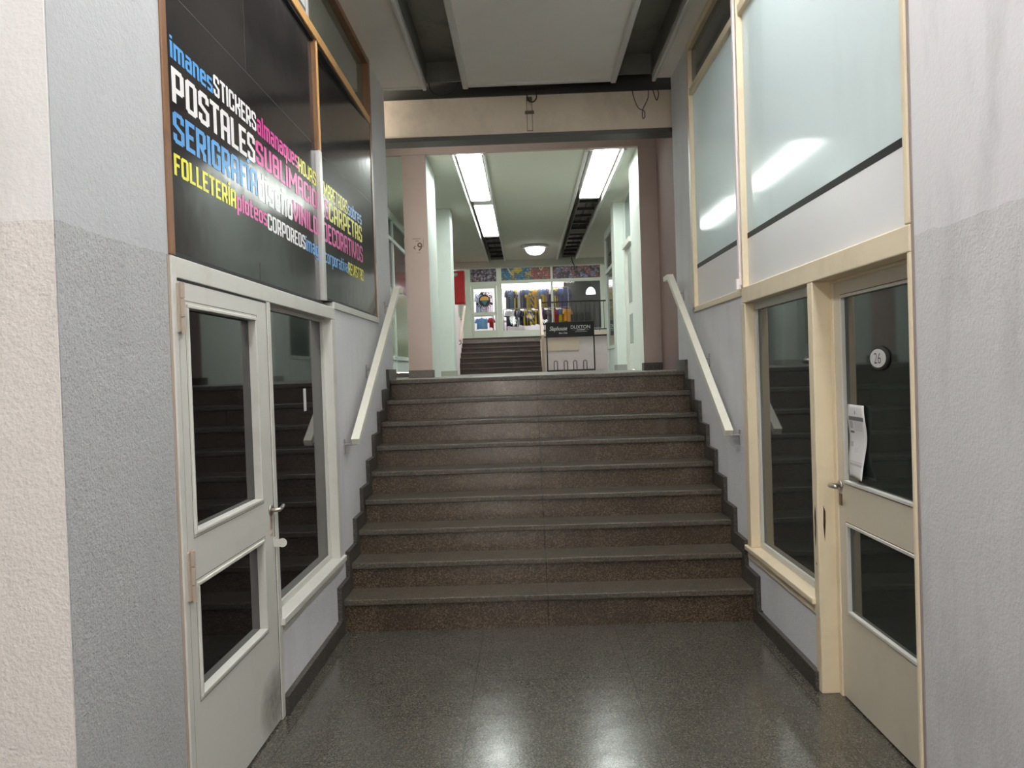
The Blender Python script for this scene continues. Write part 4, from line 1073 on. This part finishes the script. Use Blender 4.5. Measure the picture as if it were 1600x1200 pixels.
def shirt(name, loc, wdt, hgt, ang, m, label, group, longs=False, seed=0):
    rnd = random.Random(seed)
    t = thing(name, loc, label, 'jersey', group)
    if len(label.split()) > 16: print('LONG', label)
    t.rotation_euler = (0, 0, ang)
    seg = 28; rows = 12; mb = MB()
    ph = rnd.random()*6
    for j in range(rows+1):
        v = j/rows                      # 0 = shoulder, 1 = hem
        z = -.03 - (hgt-.03)*v
        hw = wdt/2*(.36+.64*min(1, v*6)**.6)*(1+.06*v)
        hd = .012+.030*min(1, v*3)
        for k in range(seg):
            a = 2*math.pi*k/seg
            rip = 1+.28*v*math.sin(a*5+ph)
            mb.v.append((hw*math.cos(a), hd*math.sin(a)*rip+.014*v*math.sin(6*math.cos(a)+ph), z + (.012*math.sin(a*3+ph) if j == rows else 0)))
    for j in range(rows):
        for k in range(seg):
            a = j*seg+k; b = j*seg+(k+1) % seg
            mb.f.append((a, b, b+seg, a+seg)); mb.mi.append(0)
    mb.f.append(tuple(range(seg))); mb.mi.append(0); mb.f.append(tuple(range(rows*seg, rows*seg+seg))); mb.mi.append(0)
    sl = hgt*(.62 if longs else .34)
    for s in (-1, 1):
        mb.tube([(s*wdt*.36, 0, -.05), (s*wdt*.52, 0, -.12), (s*(wdt*.60), .004, -.12-sl*.5), (s*(wdt*.60), .004, -.06-sl)], [.045, .055, .055, .05], 10)
    def put(mbx, nm, mm, **k):
        o = mbx.build(nm, mm, None, **k); o.parent = t; return o
    put(mb, 'shirt_body', m, smooth=True)
    put(MB().tube([(-wdt*.3, 0, -.06), (0, 0, -.02), (wdt*.3, 0, -.06)], .007, 6).tube([(0, 0, -.02), (0, 0, .03), (0, .02, .045)], .004, 6), 'hanger', m_black)
    return t
F_ = [fabric('fabric_navy_grey', (.03, .04, .09), (.10, .12, .17)), fabric('fabric_blue_check', lb, navy, 'check', 60), fabric('fabric_yellow_navy', yel, navy, 'v', 40),
      fabric('fabric_black_white', blk, wh, 'v', 22), fabric('fabric_navy_plain', navy, (.03, .04, .13), 'v', 18), fabric('fabric_navy_shoulder_yellow', yel, (.05, .07, .25), 'top'),
      fabric('fabric_yellow_blue_top', yel, (.03, .06, .3), 'diag', 30), fabric('fabric_orange_yellow', org, yel, 'v', 34), fabric('fabric_grey_print', (.22, .22, .25), (.08, .10, .14), 'check', 50),
      fabric('fabric_yellow_blueshoulder', yel, lb, 'top'), fabric('fabric_maroon_blue', maroon, (.14, .12, .3), 'check', 34), fabric('fabric_blue_big', (.03, .045, .17), (.05, .07, .24), 'top'),
      fabric('fabric_navy_white', navy, wh, 'top')]
names = ['navy and grey', 'blue chequered', 'yellow and navy striped', 'black with a white stripe', 'plain navy', 'yellow with navy shoulders', 'yellow and blue diagonal', 'orange and yellow striped', 'grey printed', 'yellow with light blue shoulders', 'maroon and blue printed', 'plain blue', 'navy with white shoulders']
seq = [0, 1, 2, 3, 4, 5, 6, 7, 8, 9, 10, 12, 2, 11, 11]
x = -.52
pos = {0: 'at the left end of the upper rail'}
for i, k in enumerate(seq):
    where = 'at the left end of the upper rail' if i == 0 else ('at the right end of the upper rail' if i == len(seq)-1 else 'right of the %s one, upper rail' % names[seq[i-1]])
    if i == 13: where = 'second from the right end of the upper rail'
    if i == 12: where = 'right of the white-shouldered one, upper rail'
    big = 1.0
    shirt('jersey', (x+.0, 26.99+.02*(i % 2), 4.47), .40, .66+.04*((i*37) % 3), math.radians(66 if i < 13 else 55), F_[k], '%s jersey %s' % (names[k], where), 'jerseys on the upper rail', seed=i)
    x += .140 if i < 12 else .17
low = [(12, 'navy with white shoulders', .5), (3, 'black and white', .52), (4, 'plain navy', .48), (2, 'yellow and navy', .5), (6, 'yellow and blue', .48), (2, 'yellow striped', .46), (10, 'maroon', .5), (8, 'grey', .44), (13, 'red', .44), (5, 'yellow and navy-shouldered', .4), (14, 'orange', .4)]
F_.append(fabric('fabric_red', red, (.5, .02, .03), 'v', 20)); F_.append(fabric('fabric_orange', org, (.8, .4, .05), 'v', 14))
x = -.50
for i, (k, nm, hh) in enumerate(low):
    shirt('jersey', (x, 26.73+.02*(i % 2), 3.74), .38, hh+.06, math.radians([52, 60, 66, 56, 62][i % 5]), F_[k], '%s jersey, %s on the lower rail' % (nm, ('first from the left' if i == 0 else 'right of the %s one' % low[i-1][1])), 'jerseys on the lower rail', seed=40+i)
    x += .20
shirt('jersey', (-1.60, 27.3, 4.42), .42, .75, math.radians(68), fabric('fabric_white_lilac', (.72, .74, .8), (.35, .45, .6), 'v', 26), 'white and pale blue striped shirt behind the shop emblem', 'shirts behind the shop door', seed=60)
shirt('jersey', (-1.42, 27.32, 4.42), .42, .75, math.radians(68), fabric('fabric_white_plain', (.8, .8, .84), (.7, .72, .78), 'v', 16), 'plain white shirt hanging behind the shop emblem', 'shirts behind the shop door', seed=61)
shirt('jersey', (-1.24, 27.3, 4.42), .40, .75, math.radians(68), fabric('fabric_pink_white', (.75, .6, .68), (.5, .4, .5), 'v', 26), 'pinkish white shirt at the right behind the shop emblem', 'shirts behind the shop door', seed=62)
shirt('jersey', (-1.48, 26.78, 3.52), .36, .40, math.radians(0), fabric('fabric_sky', skyb, (.15, .4, .7), 'v', 8), 'sky blue top in the lower glass of the shop door', 'tops low behind the shop door', seed=63)
shirt('jersey', (-1.15, 26.82, 3.52), .26, .36, math.radians(60), F_[13], 'small red top right of the sky blue one in the shop door', 'tops low behind the shop door', seed=64)
